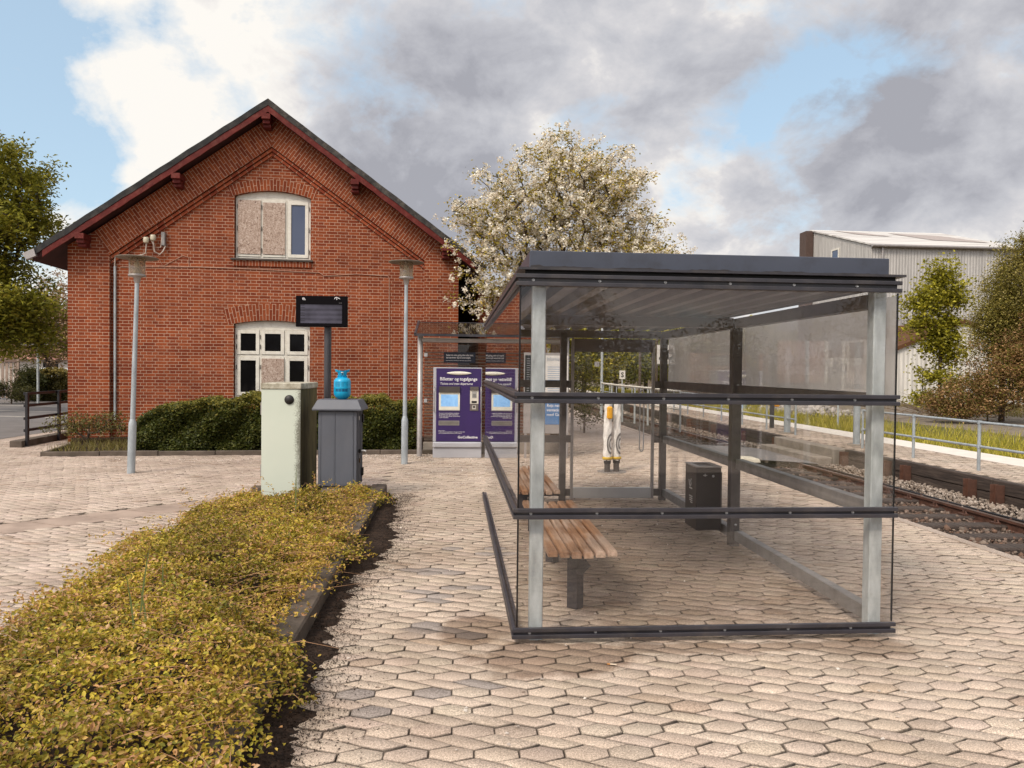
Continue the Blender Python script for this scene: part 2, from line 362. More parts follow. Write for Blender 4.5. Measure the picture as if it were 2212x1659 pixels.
# clouds near the sun (behind the viewer) are brighter
dt = t.n('ShaderNodeVectorMath', operation='DOT_PRODUCT'); t.l(D_, dt.inputs[0]); dt.inputs[1].default_value = sun_dir
glow = t.math('ADD', 1., t.math('MULTIPLY', t.math('POWER', 2.718, t.math('MULTIPLY', t.math('SUBTRACT', dt.outputs['Value'], 1.), 7.0)), 3.2))
cloud = t.mix(1., cloud, t.n('ShaderNodeCombineXYZ').outputs[0], 'MULTIPLY') if False else cloud
vs = t.n('ShaderNodeVectorMath', operation='SCALE'); t.l(cloud, vs.inputs[0]); t.l(glow, vs.inputs['Scale'])
WS = .1
cl = t.n('ShaderNodeVectorMath', operation='SCALE'); t.l(vs.outputs[0], cl.inputs[0]); cl.inputs['Scale'].default_value = .62 / WS
sk = t.mix(1., sky.outputs[0], (1.5,1.55,1.45), 'MULTIPLY'); sk = t.mix(.6, sk, (3.6,4.9,6.2)); sk = t.mix(1., sk, (.92,.89,.86), 'MULTIPLY')
bg = t.n('ShaderNodeBackground'); bg.inputs['Strength'].default_value = WS
t.l(t.mix(cover, sk, cl.outputs[0]), bg.inputs[0]); t.l(bg.outputs[0], t.out.inputs[0])
sl = bpy.data.lights.new('sun', 'SUN'); sl.energy = 1.5; sl.angle = R(14); sl.color = (1,.88,.72)
so = bpy.data.objects.new('sun', sl); COL.objects.link(so); so.rotation_euler = sun_dir.to_track_quat('Z', 'Y').to_euler(); so.location = (-8, -12, 20)
sc.view_settings.view_transform = 'Standard'; sc.view_settings.look = 'None'; sc.view_settings.gamma = 1; sc.view_settings.exposure = 0.68
cy = sc.cycles; cy.max_bounces = 8; cy.transparent_max_bounces = 24; cy.glossy_bounces = 4; cy.diffuse_bounces = 3; cy.caustics_reflective = False; cy.caustics_refractive = False
cy.use_denoising = True; cy.sample_clamp_indirect = 6

# ------------------------------------------------------------------ text
def text(s_, size, mat, parent, loc, rot=(R(90),0,0), bold=0, align='LEFT', shear=0, ext=.002, name='lettering', sx=1, spacing=1):
    cu = bpy.data.curves.new(name, 'FONT'); cu.body = s_; cu.size = size; cu.offset = bold; cu.align_x = align; cu.shear = shear; cu.extrude = ext; cu.resolution_u = 2; cu.space_character = spacing
    o = bpy.data.objects.new(name, cu); COL.objects.link(o)
    bpy.context.view_layer.update()
    me = bpy.data.meshes.new_from_object(o.evaluated_get(bpy.context.evaluated_depsgraph_get()))
    bpy.data.objects.remove(o); me.name = name; me.materials.clear(); me.materials.append(mat)
    n_ = bpy.data.objects.new(name, me); COL.objects.link(n_); n_.parent = parent; n_.location = loc; n_.rotation_euler = rot; n_.scale = (sx, 1, 1)
    return n_

# ------------------------------------------------------------------ foliage
def leaves_np(c, nrm_bias, size, pal, palw, aspect=.5, fold=.25, n6=False, tjit=.2, rng=NR, up_bias=.6, cl_shift=None):
    n = len(c); d = rng.normal(size=(n, 3)); d[:, 2] *= .55; d /= np.linalg.norm(d, axis=1)[:, None]
    nr = rng.normal(size=(n, 3)); nr[:, 2] = np.abs(nr[:, 2]) * .6 + up_bias
    if nrm_bias is not None: nr += nrm_bias
    nr -= d * (nr * d).sum(1)[:, None]; nr /= np.linalg.norm(nr, axis=1)[:, None]
    s = np.cross(d, nr); sz = (size * rng.uniform(.6, 1.25, n))[:, None]
    p0 = c - d * sz * .5; p3 = c + d * sz * .5 - nr * sz * .12
    wd = sz * aspect * .5
    if n6:
        l1 = c - d * sz * .15 + s * wd + nr * sz * fold; l2 = c + d * sz * .22 + s * wd * .75 + nr * sz * fold * .6
        r1 = c - d * sz * .15 - s * wd + nr * sz * fold; r2 = c + d * sz * .22 - s * wd * .75 + nr * sz * fold * .6
        V = np.stack([p0, l1, l2, p3, r2, r1], 1).reshape(-1, 3); i = np.arange(n)[:, None] * 6
        F = np.concatenate([i + np.array([[0, 3, 2, 1]]), i + np.array([[0, 5, 4, 3]])], 0); rep = 2
    else:
        l1 = c + s * wd + nr * sz * fold * .5; r1 = c - s * wd + nr * sz * fold * .5
        V = np.stack([p0, r1, p3, l1], 1).reshape(-1, 3); F = np.arange(n)[:, None] * 4 + np.array([[0, 1, 2, 3]]); rep = 1
    pal = np.asarray(pal, np.float32); k = rng.choice(len(pal), n, p=np.asarray(palw) / np.sum(palw))
    tc_ = pal[k] * rng.uniform(1 - tjit, 1 + tjit, n)[:, None]
    if cl_shift is not None: tc_ = tc_ * cl_shift[:, None]
    return V, F, np.tile(np.clip(tc_, 0, 1), (rep, 1))

def branches(base, trunk, tips, r0, rmin=.006, rng=NR, sag=0.0):
    nodes = [np.array(p, float) for p in trunk]; par = [-1] + list(range(len(trunk) - 1))
    P = np.array(nodes); top = P[-1]
    tips = tips[np.argsort(np.linalg.norm(tips - top, axis=1))]
    for p in tips:
        A = np.array(nodes); dv = p - A; dist = np.linalg.norm(dv, axis=1)
        cost = dist + .25 * np.linalg.norm(A - top, axis=1) + np.where(A[:, 2] > p[2], .5 * (A[:, 2] - p[2]), 0)
        cost[:max(1, len(trunk) // 2)] += 1e3 if len(trunk) > 2 else 0
        j = int(np.argmin(cost)); q = nodes[j]
        if dist[j] > .35:
            m = (p + q) / 2 + rng.normal(size=3) * dist[j] * .10 + np.array([0, 0, dist[j] * .07]); nodes.append(m); par.append(j); j = len(nodes) - 1
        nodes.append(p); par.append(j)
    n = len(nodes); cnt = np.ones(n)
    for i in range(n - 1, 0, -1): cnt[par[i]] += cnt[i]
    rad = np.maximum(r0 * (cnt / cnt[0]) ** .48, rmin)
    mb_v = []; mb_f = []; K = 6; A = np.array(nodes)
    for i in range(1, n):
        a, b = A[par[i]], A[i]; d = b - a; L = np.linalg.norm(d)
        if L < 1e-5: continue
        d /= L; x = np.cross(d, [0, 0, 1.]) if abs(d[2]) < .95 else np.cross(d, [1., 0, 0]); x /= np.linalg.norm(x); y = np.cross(d, x)
        ra = min(rad[par[i]], rad[i] * 1.35); rb = rad[i]; o = len(mb_v)
        for (c_, r_) in ((a, ra), (b, rb)):
            for k in range(K):
                th = 2 * math.pi * k / K; mb_v.append(c_ + x * r_ * math.cos(th) + y * r_ * math.sin(th))
        for k in range(K): mb_f.append((o + k, o + (k + 1) % K, o + K + (k + 1) % K, o + K + k))
    return np.array(mb_v), np.array(mb_f)

def tree(name, label, base, height, r0, blobs, ncl, per, sig, size, pal, palw, seed, mat='leaf', group=None, cat='tree', aspect=.5, droop=0, trunk_top=.45, lean=(0,0), flowers=None, rot=0, up_bias=.5, rmin=.008, shell=.45, spray=.06):
    rng = np.random.default_rng(seed); root = thing(name, base, label, cat, group=group)
    blobs = np.array(blobs, float); vol = (blobs[:, 3] * blobs[:, 4] * blobs[:, 5]) ** .75
    k = rng.choice(len(blobs), ncl, p=vol / vol.sum()); d = rng.normal(size=(ncl, 3)); d /= np.linalg.norm(d, axis=1)[:, None]
    rr = rng.uniform(0, 1, ncl) ** shell; rr *= 1 + .13 * np.sin(d[:, 0] * 5 + seed) * np.cos(d[:, 2] * 6 + seed)
    rr = np.where(rng.random(ncl) < spray, rr * rng.uniform(1.1, 1.4, ncl), rr); tips = blobs[k, :3] + d * rr[:, None] * blobs[k, 3:]
    tips = tips[tips[:, 2] > .25]; ncl = len(tips)
    hh = height * trunk_top; trunk = [(0, 0, -.1), (lean[0] * .2, lean[1] * .2, hh * .3), (lean[0] * .6, lean[1] * .6, hh * .7), (lean[0], lean[1], hh)]
    V, F = branches(base, trunk, tips, r0, rmin, rng); np_mesh('trunk', V, [F], M['bark'], root, smooth=True)
    n = ncl * per; ci = np.repeat(np.arange(ncl), per); off = rng.normal(size=(n, 3)) * sig * np.array([1, 1, .75])
    c = tips[ci] + off; 
    if droop: c[:, 2] -= droop * rng.uniform(0, 1, n) ** 1.5 * (1.2 * np.linalg.norm(off[:, :2], axis=1) / sig * .4 + .6)
    sh = rng.uniform(.75, 1.25, ncl)[ci]
    V, F, T = leaves_np(c, None, size, pal, palw, aspect, rng=rng, cl_shift=sh, up_bias=up_bias)
    np_mesh('crown', V, [F], M[mat], root, tints=T)
    if flowers:
        fper, fsize, fpal, fw_, fsig = flowers; n = ncl * fper; ci = np.repeat(np.arange(ncl), fper)
        # little bunches round a few spur points of every twig
        spur = tips[:, None, :] + rng.normal(size=(ncl, 5, 3)) * fsig * np.array([1, 1, .8]); sp = spur[ci, rng.integers(0, 5, n)]
        V, F, T = leaves_np(sp + rng.normal(size=(n, 3)) * fsig * .26, None, fsize, fpal, fw_, .85, rng=rng, up_bias=.2)
        np_mesh('blossom', V, [F], M['petal'], root, tints=T)
    return root

# ================================================================== GROUND
def struct(name, o=None): 
    o['kind'] = 'structure'; return o
TRK0, TRK1 = 5.0, 8.27                       # platform edges
struct('ground', MB().add([(-900,-900,-.62),(900,-900,-.62),(900,1500,-.62),(-900,1500,-.62)], [(0,1,2,3)]).build('ground', M['earth']))
struct('plaza_base', BX('paving_bed', M['joint'], None, -16, TRK0 - .01, -3, 16.5, -.6, -.034))
struct('plaza_far', MB().box(-16, TRK0 - .06, 16.5, 110, -.6, -.006).build('paving', M['pave_far']))
struct('plaza_back', MB().box(-16, TRK0, -40, -3, -.6, -.006).build('paving', M['pave_far']))
struct('road', MB().box(-120, -16, -60, 140, -.6, -.006).build('road', M['asphalt']))

# house frame (a point on the facade's left corner, x along the facade, y into the house)
HO = CAM + (R0 * ((155 - CX) / FPX) + F0) * 15.8; HO.z = 0
HA = math.atan2((R0 * .99 + F0 * .1426).y, (R0 * .99 + F0 * .1426).x)
HM = Matrix.Translation(HO) @ Matrix.Rotation(HA, 4, 'Z'); HI = HM.inverted()
def W(x, y, z=0): return HM @ Vector((x, y, z))
def fac(px, py, y=0.0):                       # survey point on the plane local y = const -> (s, z)
    o = HI @ CAM; d = (HI.to_3x3() @ ray(px, py)); k = (y - o.y) / d.y; p = o + d * k; return (p.x, p.z)
def hl(x, y):
    p = HI @ Vector((x, y, 0)); return p.x, p.y

# road left of the house: asphalt begins behind a diagonal line of the plaza
ASPH = [(-16, 11.0), (-11.2, 12.7), (-9.95, 13.6), (-9.4, 60), (-16, 60)]
def in_poly(x, y, P):
    c = False
    for i in range(len(P)):
        x1, y1 = P[i]; x2, y2 = P[i-1]
        if (y1 > y) != (y2 > y) and x < (x2 - x1) * (y - y1) / (y2 - y1) + x1: c = not c
    return c
a_ = MB().add([(x, y, -.001) for x, y in ASPH], [tuple(range(5))]).build('road', M['asphalt']); a_['kind'] = 'structure'
M['line'] = MAT('worn road paint', (.6,.56,.5), .7, 0, .15, 8, .05)
for (p, q) in (((0, 874.5), (155, 880)), ((0, 886), (150, 891)), ((0, 898), (100, 902))):
    A, B = gnd(p[0] - 120, p[1] - 2, .003), gnd(q[0] + 20, q[1], .003)
    struct('line', MB().add([A + Vector((0, -.07, 0)), B + Vector((0, -.07, 0)), B + Vector((0, .07, 0)), A + Vector((0, .07, 0))], [(0,1,2,3)]).build('road_marking', M['line']))

# slab band crossing the left part of the plaza
SB0, SB1 = gnd(-160, 1163), gnd(690, 1058); SBD = (SB1 - SB0).normalized(); SBN = Vector((-SBD.y, SBD.x, 0))
def in_band(x, y):
    d = Vector((x, y, 0)) - SB0; return abs(d.dot(SBN)) < .27 and 0 < d.dot(SBD) < (SB1 - SB0).length
BED = (-2.45, -.88, -1.0, 9.72)               # planted bed: x0 x1 y0 y1
HKERB = -2.75                                 # kerb of the bed along the house, local y
BEDL = hl(*gnd(150, 967)[:2])
BEDP = [(.63, HKERB), (8.4, HKERB), (8.4, -.03), (0, -.03), BEDL]
def paver_ok(x, y):
    if BED[0] < x < BED[1] and BED[2] < y < BED[3]: return False
    if in_band(x, y) or in_poly(x, y, ASPH): return False
    lx, ly = hl(x, y)
    if in_poly(lx, ly, BEDP): return False
    if ly > -.1 and 0 <= lx < 8.4: return False
    return True
def pave(x0, x1, y0, y1, P=.19, H=.10, a=.0205, full=lambda x, y: True, ok=paver_ok, warp=.012):
    hexes = []
    for j in range(int(y0 / H), int(y1 / H) + 1):
        yb = j * H; m = j // 2; s = .5 * (m % 2)
        for k in range(int(x0 / P) - 1, int(x1 / P) + 1):
            if j % 2 == 0:
                xl = (k + s) * P; xr = xl + P; xc = xl + P / 2
                hexes.append([(xl, yb + a), (xc, yb - a), (xr, yb + a), (xr, yb + H - a), (xc, yb + H + a), (xl, yb + H - a)])
            else:
                xv = (k + s) * P; y2 = yb + H
                hexes.append([(xv + .5*P, yb + a), (xv + P, yb - a), (xv + 1.5*P, yb + a), (xv + P, y2 - a), (xv + .5*P, y2 + a), (xv, y2 - a)])
    A = np.array(hexes); c = A.mean(1)
    keep = np.array([x0 < x < x1 and y0 < y < y1 and ok(x, y) for x, y in c]); A = A[keep]; c = c[keep]
    # rows wander a little, as laid paving does
    def wp(Q):
        q = Q.copy(); X, Y = Q[..., 0], Q[..., 1]
        q[..., 0] += warp * np.sin(Y * 1.7 + X * .6) + warp * .6 * np.sin(Y * 4.1 + 1.3)
        q[..., 1] += warp * 1.6 * np.sin(X * 1.25 + .4) + warp * .7 * np.sin(X * 3.7 + Y * .9) + .05 * np.exp(-((X + .3) / .8) ** 2)
        return q
    A = wp(A); c = A.mean(1); n = len(A)
    near = np.array([full(x, y) for x, y in c])
    gap = NR.uniform(.0014, .0034, n) + np.where(NR.random(n) < .1, .003, 0); rot = NR.normal(0, .012, n); dxy = NR.normal(0, .0012, (n, 2))
    d = A - c[:, None]; r = np.linalg.norm(d, axis=2, keepdims=True)
    cr, sr = np.cos(rot)[:, None], np.sin(rot)[:, None]; d = np.stack([d[..., 0] * cr - d[..., 1] * sr, d[..., 0] * sr + d[..., 1] * cr], -1)
    ring = lambda inset: c[:, None] + dxy[:, None] + d * (1 - (gap[:, None, None] + inset) / np.maximum(r, .02))
    hz = NR.normal(0, .0016, n); tx, ty = NR.normal(0, .012, n), NR.normal(0, .012, n)
    def lift(Q, z): 
        e = Q - c[:, None]; return np.concatenate([Q, (z + hz[:, None] + e[..., 0] * tx[:, None] + e[..., 1] * ty[:, None])[..., None]], -1)
    d = d * np.array([1, .955])
    top = lift(ring(.0042), 0.0); edge = lift(ring(.0), -.003); bot = lift(ring(.0), -.032)
    V = np.concatenate([top, edge, bot], 1).reshape(-1, 3); i = np.arange(n)[:, None] * 18
    T6 = i + np.arange(6)[None]
    q = lambda o1, o2: np.concatenate([i + np.array([[o2 + k, o2 + (k + 1) % 6, o1 + (k + 1) % 6, o1 + k]]) for k in range(6)], 0)
    tone = NR.normal(1, .06, n); col = np.array([.55, .455, .375]) * tone[:, None] * (1 + NR.normal(0, .008, (n, 3)))
    # replaced bluish blocks in a few patches
    bl = np.zeros(n, bool)
    for (bx, by, br) in ((-.05, 2.75, .30), (.62, 2.85, .17), (-.32, 3.65, .26), (.1, 3.8, .16), (-.05, 4.6, .30), (.05, 5.35, .32), (-.2, 5.9, .2), (.2, 6.6, .3), (1.1, 2.2, .22), (3.6, 2.9, .2)):
        bl |= (np.hypot(c[:, 0] - bx, (c[:, 1] - by) * 1.6) < br) & (NR.random(n) < .6)
    col[bl] = np.array([.36, .315, .29]) * tone[bl][:, None]
    br = NR.random(n) < .035; col[br] *= np.array([.85, .81, .77])
    return V, T6, q(0, 6), q(6, 12), col
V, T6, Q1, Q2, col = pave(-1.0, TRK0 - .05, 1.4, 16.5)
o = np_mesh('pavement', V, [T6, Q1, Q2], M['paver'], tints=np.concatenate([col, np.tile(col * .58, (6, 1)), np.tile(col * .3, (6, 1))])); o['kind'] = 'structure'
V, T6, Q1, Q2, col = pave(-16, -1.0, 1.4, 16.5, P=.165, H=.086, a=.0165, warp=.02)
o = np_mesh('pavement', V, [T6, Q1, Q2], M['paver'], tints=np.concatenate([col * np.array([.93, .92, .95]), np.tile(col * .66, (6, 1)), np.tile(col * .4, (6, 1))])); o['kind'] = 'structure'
# slabs of the band
mb = MB(); L = (SB1 - SB0).length; k = 0.0
while k < L - .5:
    ln = .48; 
    for off in (0,):
        p = SB0 + SBD * (k + ln / 2); z = rnd.uniform(-.002, .002)
        sk_ = SBD * .10
        q = [p - SBD * (ln/2 - .010) - SBN * .26 + sk_, p + SBD * (ln/2 - .010) - SBN * .26 + sk_, p + SBD * (ln/2 - .010) + SBN * .26 - sk_, p - SBD * (ln/2 - .010) + SBN * .26 - sk_]
        mb.add([(v.x, v.y, z) for v in q] + [(v.x, v.y, -.034) for v in q], [(0,1,2,3),(0,4,5,1),(1,5,6,2),(2,6,7,3),(3,7,4,0)])
    k += ln
struct('slab', mb.build('paving_slabs', MAT('pinkish slab', (.36,.275,.225), .85, 0, .16, 3, .35, 160, .3, (.16,.12,.10), .35, 2)))

# dark soil washed out along the bed
mb = MB(); n = 700; prev = None
for i in range(n + 1):
    y = 1.0 + 8.7 * i / n
    wv = .19 + .13 * max(0, min(1, (y - 5) / 2)) + .06 * math.sin(y * 1.9 + 1) + .03 * math.sin(y * 6.3) + .045 * math.sin(y * 17 + 2 * math.sin(y * 7)) + .025 * math.sin(y * 53 + 3 * math.sin(y * 19)) + .010 * rnd.uniform(-1, 1); wv = .86 * max(.05, wv)  * min(1, (9.9 - y) / 1.2)
    row = [(BED[1] - .01, y, .018), (BED[1] + wv * .35, y, .014 + rnd.uniform(0, .006)), (BED[1] + wv * .75, y, .009 + rnd.uniform(0, .004)), (BED[1] + wv, y, -.004)]
    mb.v += row
    if i: 
        o_ = (i - 1) * 4
        for k in range(3): mb.f.append((o_ + k, o_ + k + 1, o_ + 5 + k, o_ + 4 + k)); mb.smooth.append(True)
struct('soil', mb.build('soil_strip', M['soil']))
# crumbs of soil, bark and dead leaves spilling over the blocks
n = 17000; y = NR.uniform(1.2, 9.6, n); wv = .19 + .13 * np.clip((y - 5) / 2, 0, 1) + .06 * np.sin(y * 1.9 + 1) + .03 * np.sin(y * 6.3); wv = np.maximum(.06, wv)
x = BED[1] + wv * NR.uniform(.1, 1.0, n) + np.where(NR.random(n) < .6, NR.normal(0, .045, n), np.abs(NR.normal(0, .15, n)))
V, F, T = leaves_np(np.stack([x, y, .012 * np.clip(1 - (x - BED[1]) / (wv + .05), 0, 1) + .004 + NR.uniform(0, .006, n)], 1), None, .012, [(.022,.014,.010), (.05,.028,.018), (.11,.05,.03), (.035,.02,.013)], [6,3,.6,3], .5, up_bias=1.5)
o = np_mesh('leaf_litter', V, [F], M['leaf'], tints=T); tag(o, 'dark leaf litter and soil crumbs spilt along the kerb of the planted bed', 'leaf litter', kind='stuff')

# ------------------------------------------------------------------ kerb and planted bed
root = thing('kerb', (0, 0, 0), 'low mossy stone kerb along the right edge of the planted bed', 'kerb')
y = 9.72
while y > .4:
    ln = rnd.uniform(.85, 1.05); jx = rnd.uniform(-.008, .008)
    BX('kerb_stone', M['kerb'], root, BED[1] - .19 + jx, BED[1] + jx, y - ln + .006, y, -.05, .125 + rnd.uniform(-.006, .006), .012); y -= ln
BX('kerb_stone', M['kerb'], root, BED[0] - .12, BED[1] - .20, 9.56, 9.70, -.05, .11, .012)
BX('kerb_stone', M['kerb'], root, BED[0] - .12, BED[0], -1, 9.55, -.05, .05, .012)
struct('soil', BX('bed_soil', M['soil'], None, BED[0] + .001, BED[1] - .2, BED[2], 9.55, -.1, .07))
# ground cover: many small leaves on arching twigs
rng = np.random.default_rng(5)
def cover_h(x, y):
    return (.235 - .10 * np.clip((y - 5) / 4, 0, 1) + .035 * np.sin(x * 3.1 + y * 1.3) + .03 * np.sin(y * 2.7 - x * 2.2 + 1) + .045 * np.sin(x * 9 + y * 5) + .045 * np.sin(y * 11 - x * 6) + .02 * np.sin(x * 23 + y * 3) * np.sin(y * 21))
def cover_pts(n, ymin, ymax):
    y = rng.uniform(ymin, ymax, n); 
    wig = .20 * np.sin(y * 2.3) + .10 * np.sin(y * 5.1 + 1) + .05 * np.sin(y * 13)
    xr = -.99 + .85 * wig - .0; xl = -2.58 - .9 * wig * np.cos(y * 1.1); xr = xr + .19 * np.clip((4.2 - y) / 1.6, 0, 1)
    u = rng.uniform(0, 1, n); x = xl + (xr - xl) * u + rng.normal(0, .035, n)
    e = np.minimum(np.minimum(x - xl, xr - x), np.minimum(y - .3, 8.85 - y)); e = np.clip(e / .42, 0, 1)
    hgt = cover_h(x, y) * (.30 + .70 * np.sqrt(np.clip(e, 0, 1))) + .05
    return x, y, hgt
def cover_leaves(n, ymin, ymax, size):
    x, y, h = cover_pts(n, ymin, ymax); z = h * (1 - np.abs(rng.normal(0, .16, n))) + rng.normal(0, .022, n); z = np.maximum(z, .03)
    patch = np.clip(1 + .22 * np.sin(x * 4 + y * 2.1) + .15 * np.sin(y * 6 - x * 5), .6, 1.4)
    pal = [(.46,.36,.045), (.33,.29,.036), (.52,.37,.075), (.48,.27,.12), (.17,.165,.028), (.55,.36,.20)]
    return leaves_np(np.stack([x, y, z], 1), None, size, pal, [5, 4, 3, 2.2, 2, .8], .56, .16, True, .22, rng, 1.15, patch)
parts = [cover_leaves(44000, .6, 4.2, .026), cover_leaves(40000, 4.2, 8.8, .029)]
# sprigs: arching shoots with leaves along them that break the outline
sp = []; tw = MB()
for i in range(820):
    y0 = rng.uniform(1.0, 8.7); side = rng.random()
    x, y, h = cover_pts(1, y0, y0 + .01); p = np.array([x[0], y[0], h[0] * .75])
    if side < .34: p[0] = -1.08 - rng.uniform(0, .25); dr = np.array([1.0, rng.normal(0, .5), .25])
    elif side < .5: p[0] = -2.38 + rng.uniform(0, .2); dr = np.array([-1.0, rng.normal(0, .4), .35])
    else: dr = np.array([rng.normal(), rng.normal(), rng.uniform(.25, 1.1)])
    if y0 > 8.7: dr += np.array([0, .6, .4])
    dr /= np.linalg.norm(dr); L = rng.uniform(.14, .36); pts = []
    for k in range(6): pts.append(p.copy()); p = p + dr * L / 5; dr[2] -= .11; dr /= np.linalg.norm(dr)
    if i % 2 == 0: tw.tube(pts, [.0022, .002, .0018, .0015, .0012, .001], 4, False)
    for k in range(1, 6):
        for q in range(5): sp.append(pts[k] + rng.normal(0, .013, 3))
parts.append(leaves_np(np.array(sp), None, .027, [(.54,.38,.06), (.58,.38,.12), (.38,.30,.04), (.54,.29,.14)], [4, 2.5, 2, 1.5], .5, .14, True, .2, rng, .9))
off = 0; Vs, Fs, Ts = [], [], []
for V, F, T in parts: Vs.append(V); Fs.append(F + off); Ts.append(T); off += len(V)
gc = np_mesh('ground_cover', np.concatenate(Vs), [np.concatenate(Fs)], M['ground_leaf'], tints=np.concatenate(Ts)); tag(gc, 'yellow green ground cover shrubs filling the kerbed bed in the foreground', 'ground cover', kind='stuff')
for i in range(520):                                         # bare twigs
    x, y, h = cover_pts(1, 1.0, 9.0); a = rng.uniform(0, 6.28); L = rng.uniform(.12, .4); p = np.array([x[0], y[0], h[0] * .9])
    tw.tube([p, p + np.array([math.cos(a) * L * .5, math.sin(a) * L * .5, .04]), p + np.array([math.cos(a) * L, math.sin(a) * L, rng.uniform(-.02, .06)])], [.002, .0016, .0008], 4, False)
o = tw.build('twig', MAT('reddish twig', (.38,.21,.11), .8, 0, .3, 10, 0)); o.parent = gc; o['kind'] = 'stuff'
blade = MB()
for bx, by, hh in ((-1.66, 4.0, .42), (-1.60, 4.02, .36), (-1.75, 4.25, .5), (-1.6, 7.6, .5), (-1.72, 4.5, .4)):
    q = rng.normal(0, .05, 2); blade.add([(bx - .006, by, .15), (bx + .006, by, .15), (bx + .005 + q[0] * .5, by + q[1] * .5, .15 + hh * .6), (bx + q[0], by + q[1], .15 + hh), (bx - .005 + q[0] * .5, by + q[1] * .5, .15 + hh * .6)], [(0,1,2,3,4)])
o = blade.build('leaf_blade', MAT('green blade', (.14,.17,.06), .5)); o.parent = gc

# ================================================================== STATION HOUSE
house = thing('station_house', HO, 'red brick station house with a gabled roof, ornamental brick gable and part boarded windows', 'building', HA)
HWID, HLEN = 8.19, 13.0
ANG = math.atan(.723)
M['brick'] = brick_mat('red brick cross bond'); M['brickL'] = brick_mat('red brick standing on left slope', 'slant', ANG); M['brickR'] = brick_mat('red brick standing on right slope', 'slant', -ANG)
def pxz(x, y, off, zx, zy, plane=0.0): return fac(off[0] / 1.85172 + .25 * zx, off[1] / 1.85172 + .25 * zy, plane)
A1, A2, A3, A4 = (0, 300), (800, 300), (0, 1068), (800, 1068)
# opening geometry (s, z) on the recessed wall plane
def q2(off, zx, zy, plane=0.0): return pxz(0, 0, off, zx, zy, plane)
ul, ur = q2(A2, 297, 1300)[0], q2(A2, 958, 1300)[0]; usill = q2(A2, 620, 1592)[1]; uspr = q2(A2, 297, 1040)[1]; uap = q2(A2, 628, 1000)[1]
ll, lr = q2(A4, 290, 760)[0], q2(A4, 950, 760)[0]; lspr = q2(A4, 290, 490)[1]; lap = q2(A4, 600, 462)[1]; lsill = .95
apex_s, apex_i = q2(A2, 628, 700); inner_l = q2(A1, 965, 1565); inner_r = q2(A2, 1940, 1612); apex_o = q2(A2, 626, 632)[1]
def arc(l, r, spr, ap, n=12):
    h = ap - spr; wdt = r - l; rad = (wdt * wdt / 4 + h * h) / (2 * h); cx_, cz_ = (l + r) / 2, ap - rad; a0 = math.asin(wdt / 2 / rad)
    return [(cx_ + rad * math.sin(-a0 + 2 * a0 * i / n), cz_ + rad * math.cos(-a0 + 2 * a0 * i / n)) for i in range(n + 1)], (cx_, cz_, rad, a0)
uarc, uC = arc(ul, ur, uspr, uap); larc, lC = arc(ll, lr, lspr, lap)
RID, SL = 7.345, .723; MIDS = HWID / 2
def roof_under(s): return RID - .215 - SL * abs(s - MIDS)     # top of the wall under the rafters
# recessed wall with two real openings, as strips
mb = MB(); xs = sorted(set([0, ul, ur, ll, lr, MIDS, HWID] + [p[0] for p in uarc] + [p[0] for p in larc] + list(np.linspace(0, HWID, 24))))
def arc_z(x, l, r, C): return C[1] + math.sqrt(max(0, C[2] ** 2 - (x - C[0]) ** 2))
for a, b in zip(xs[:-1], xs[1:]):
    if b - a < 1e-6: continue
    m = (a + b) / 2; segs = []; za, zb = 0.0, 0.0
    if ll < m < lr: segs.append((za, zb, lsill, lsill)); za, zb = arc_z(a, ll, lr, lC), arc_z(b, ll, lr, lC)
    if ul < m < ur: segs.append((za, zb, usill, usill)); za, zb = arc_z(a, ul, ur, uC), arc_z(b, ul, ur, uC)
    segs.append((za, zb, roof_under(a), roof_under(b)))
    for (p, q, r_, s_) in segs: mb.add([(a, 0, p), (b, 0, q), (b, 0, s_), (a, 0, r_)], [(0,1,2,3)])
# reveals
def reveal(mb, l, r, sill, arcp, d):
    pts = [(l, sill)] + arcp + [(r, sill)]
    for i in range(len(pts) - 1): mb.add([(pts[i][0], 0, pts[i][1]), (pts[i+1][0], 0, pts[i+1][1]), (pts[i+1][0], d, pts[i+1][1]), (pts[i][0], d, pts[i][1])], [(0,1,2,3)])
reveal(mb, ul, ur, usill, uarc, .16); reveal(mb, ll, lr, lsill, larc, .16)
# side and back walls
mb.add([(0,.0,0),(0,HLEN,0),(0,HLEN,roof_under(0)),(0,0,roof_under(0))], [(0,1,2,3)]); mb.add([(HWID,0,0),(HWID,HLEN,0),(HWID,HLEN,roof_under(0)),(HWID,0,roof_under(0))], [(0,1,2,3)])
mb.add([(0,HLEN,0),(HWID,HLEN,0),(HWID,HLEN,roof_under(0)),(MIDS,HLEN,roof_under(MIDS)),(0,HLEN,roof_under(0))], [(0,1,2,3,4)])
mb.build('wall', M['brick'], house)
P_ = -.125                                    # proud plane of pilasters and gable band
il, ir = inner_l, inner_r
def plate(poly, name, mat, y0=P_, y1=-.001): return MB().prism(poly, lambda a, b, d: (a, d, b), y0, y1).build(name, mat, house)
def band_z(s): return roof_under(s) - .002
bl_s = il[0] - .02; br_s = ir[0] + .02
plate([(-.03, 0), (il[0], 0), (il[0], il[1]), (-.03, il[1] + .02)], 'pilaster', M['brick']); plate([(ir[0], 0), (HWID + .03, 0), (HWID + .03, ir[1] + .02), (ir[0], ir[1])], 'pilaster', M['brick'])
plate([(-.03, il[1] + .02), (il[0], il[1]), (il[0] - .30, il[1] + .50), (-.03, band_z(.0))], 'wall', M['brick']) if band_z(0) > il[1] + .1 else None
plate([(ir[0], ir[1]), (HWID + .03, ir[1] + .02), (HWID + .03, band_z(HWID)), (ir[0] + .30, ir[1] + .50)], 'wall', M['brick']) if band_z(HWID) > ir[1] + .1 else None
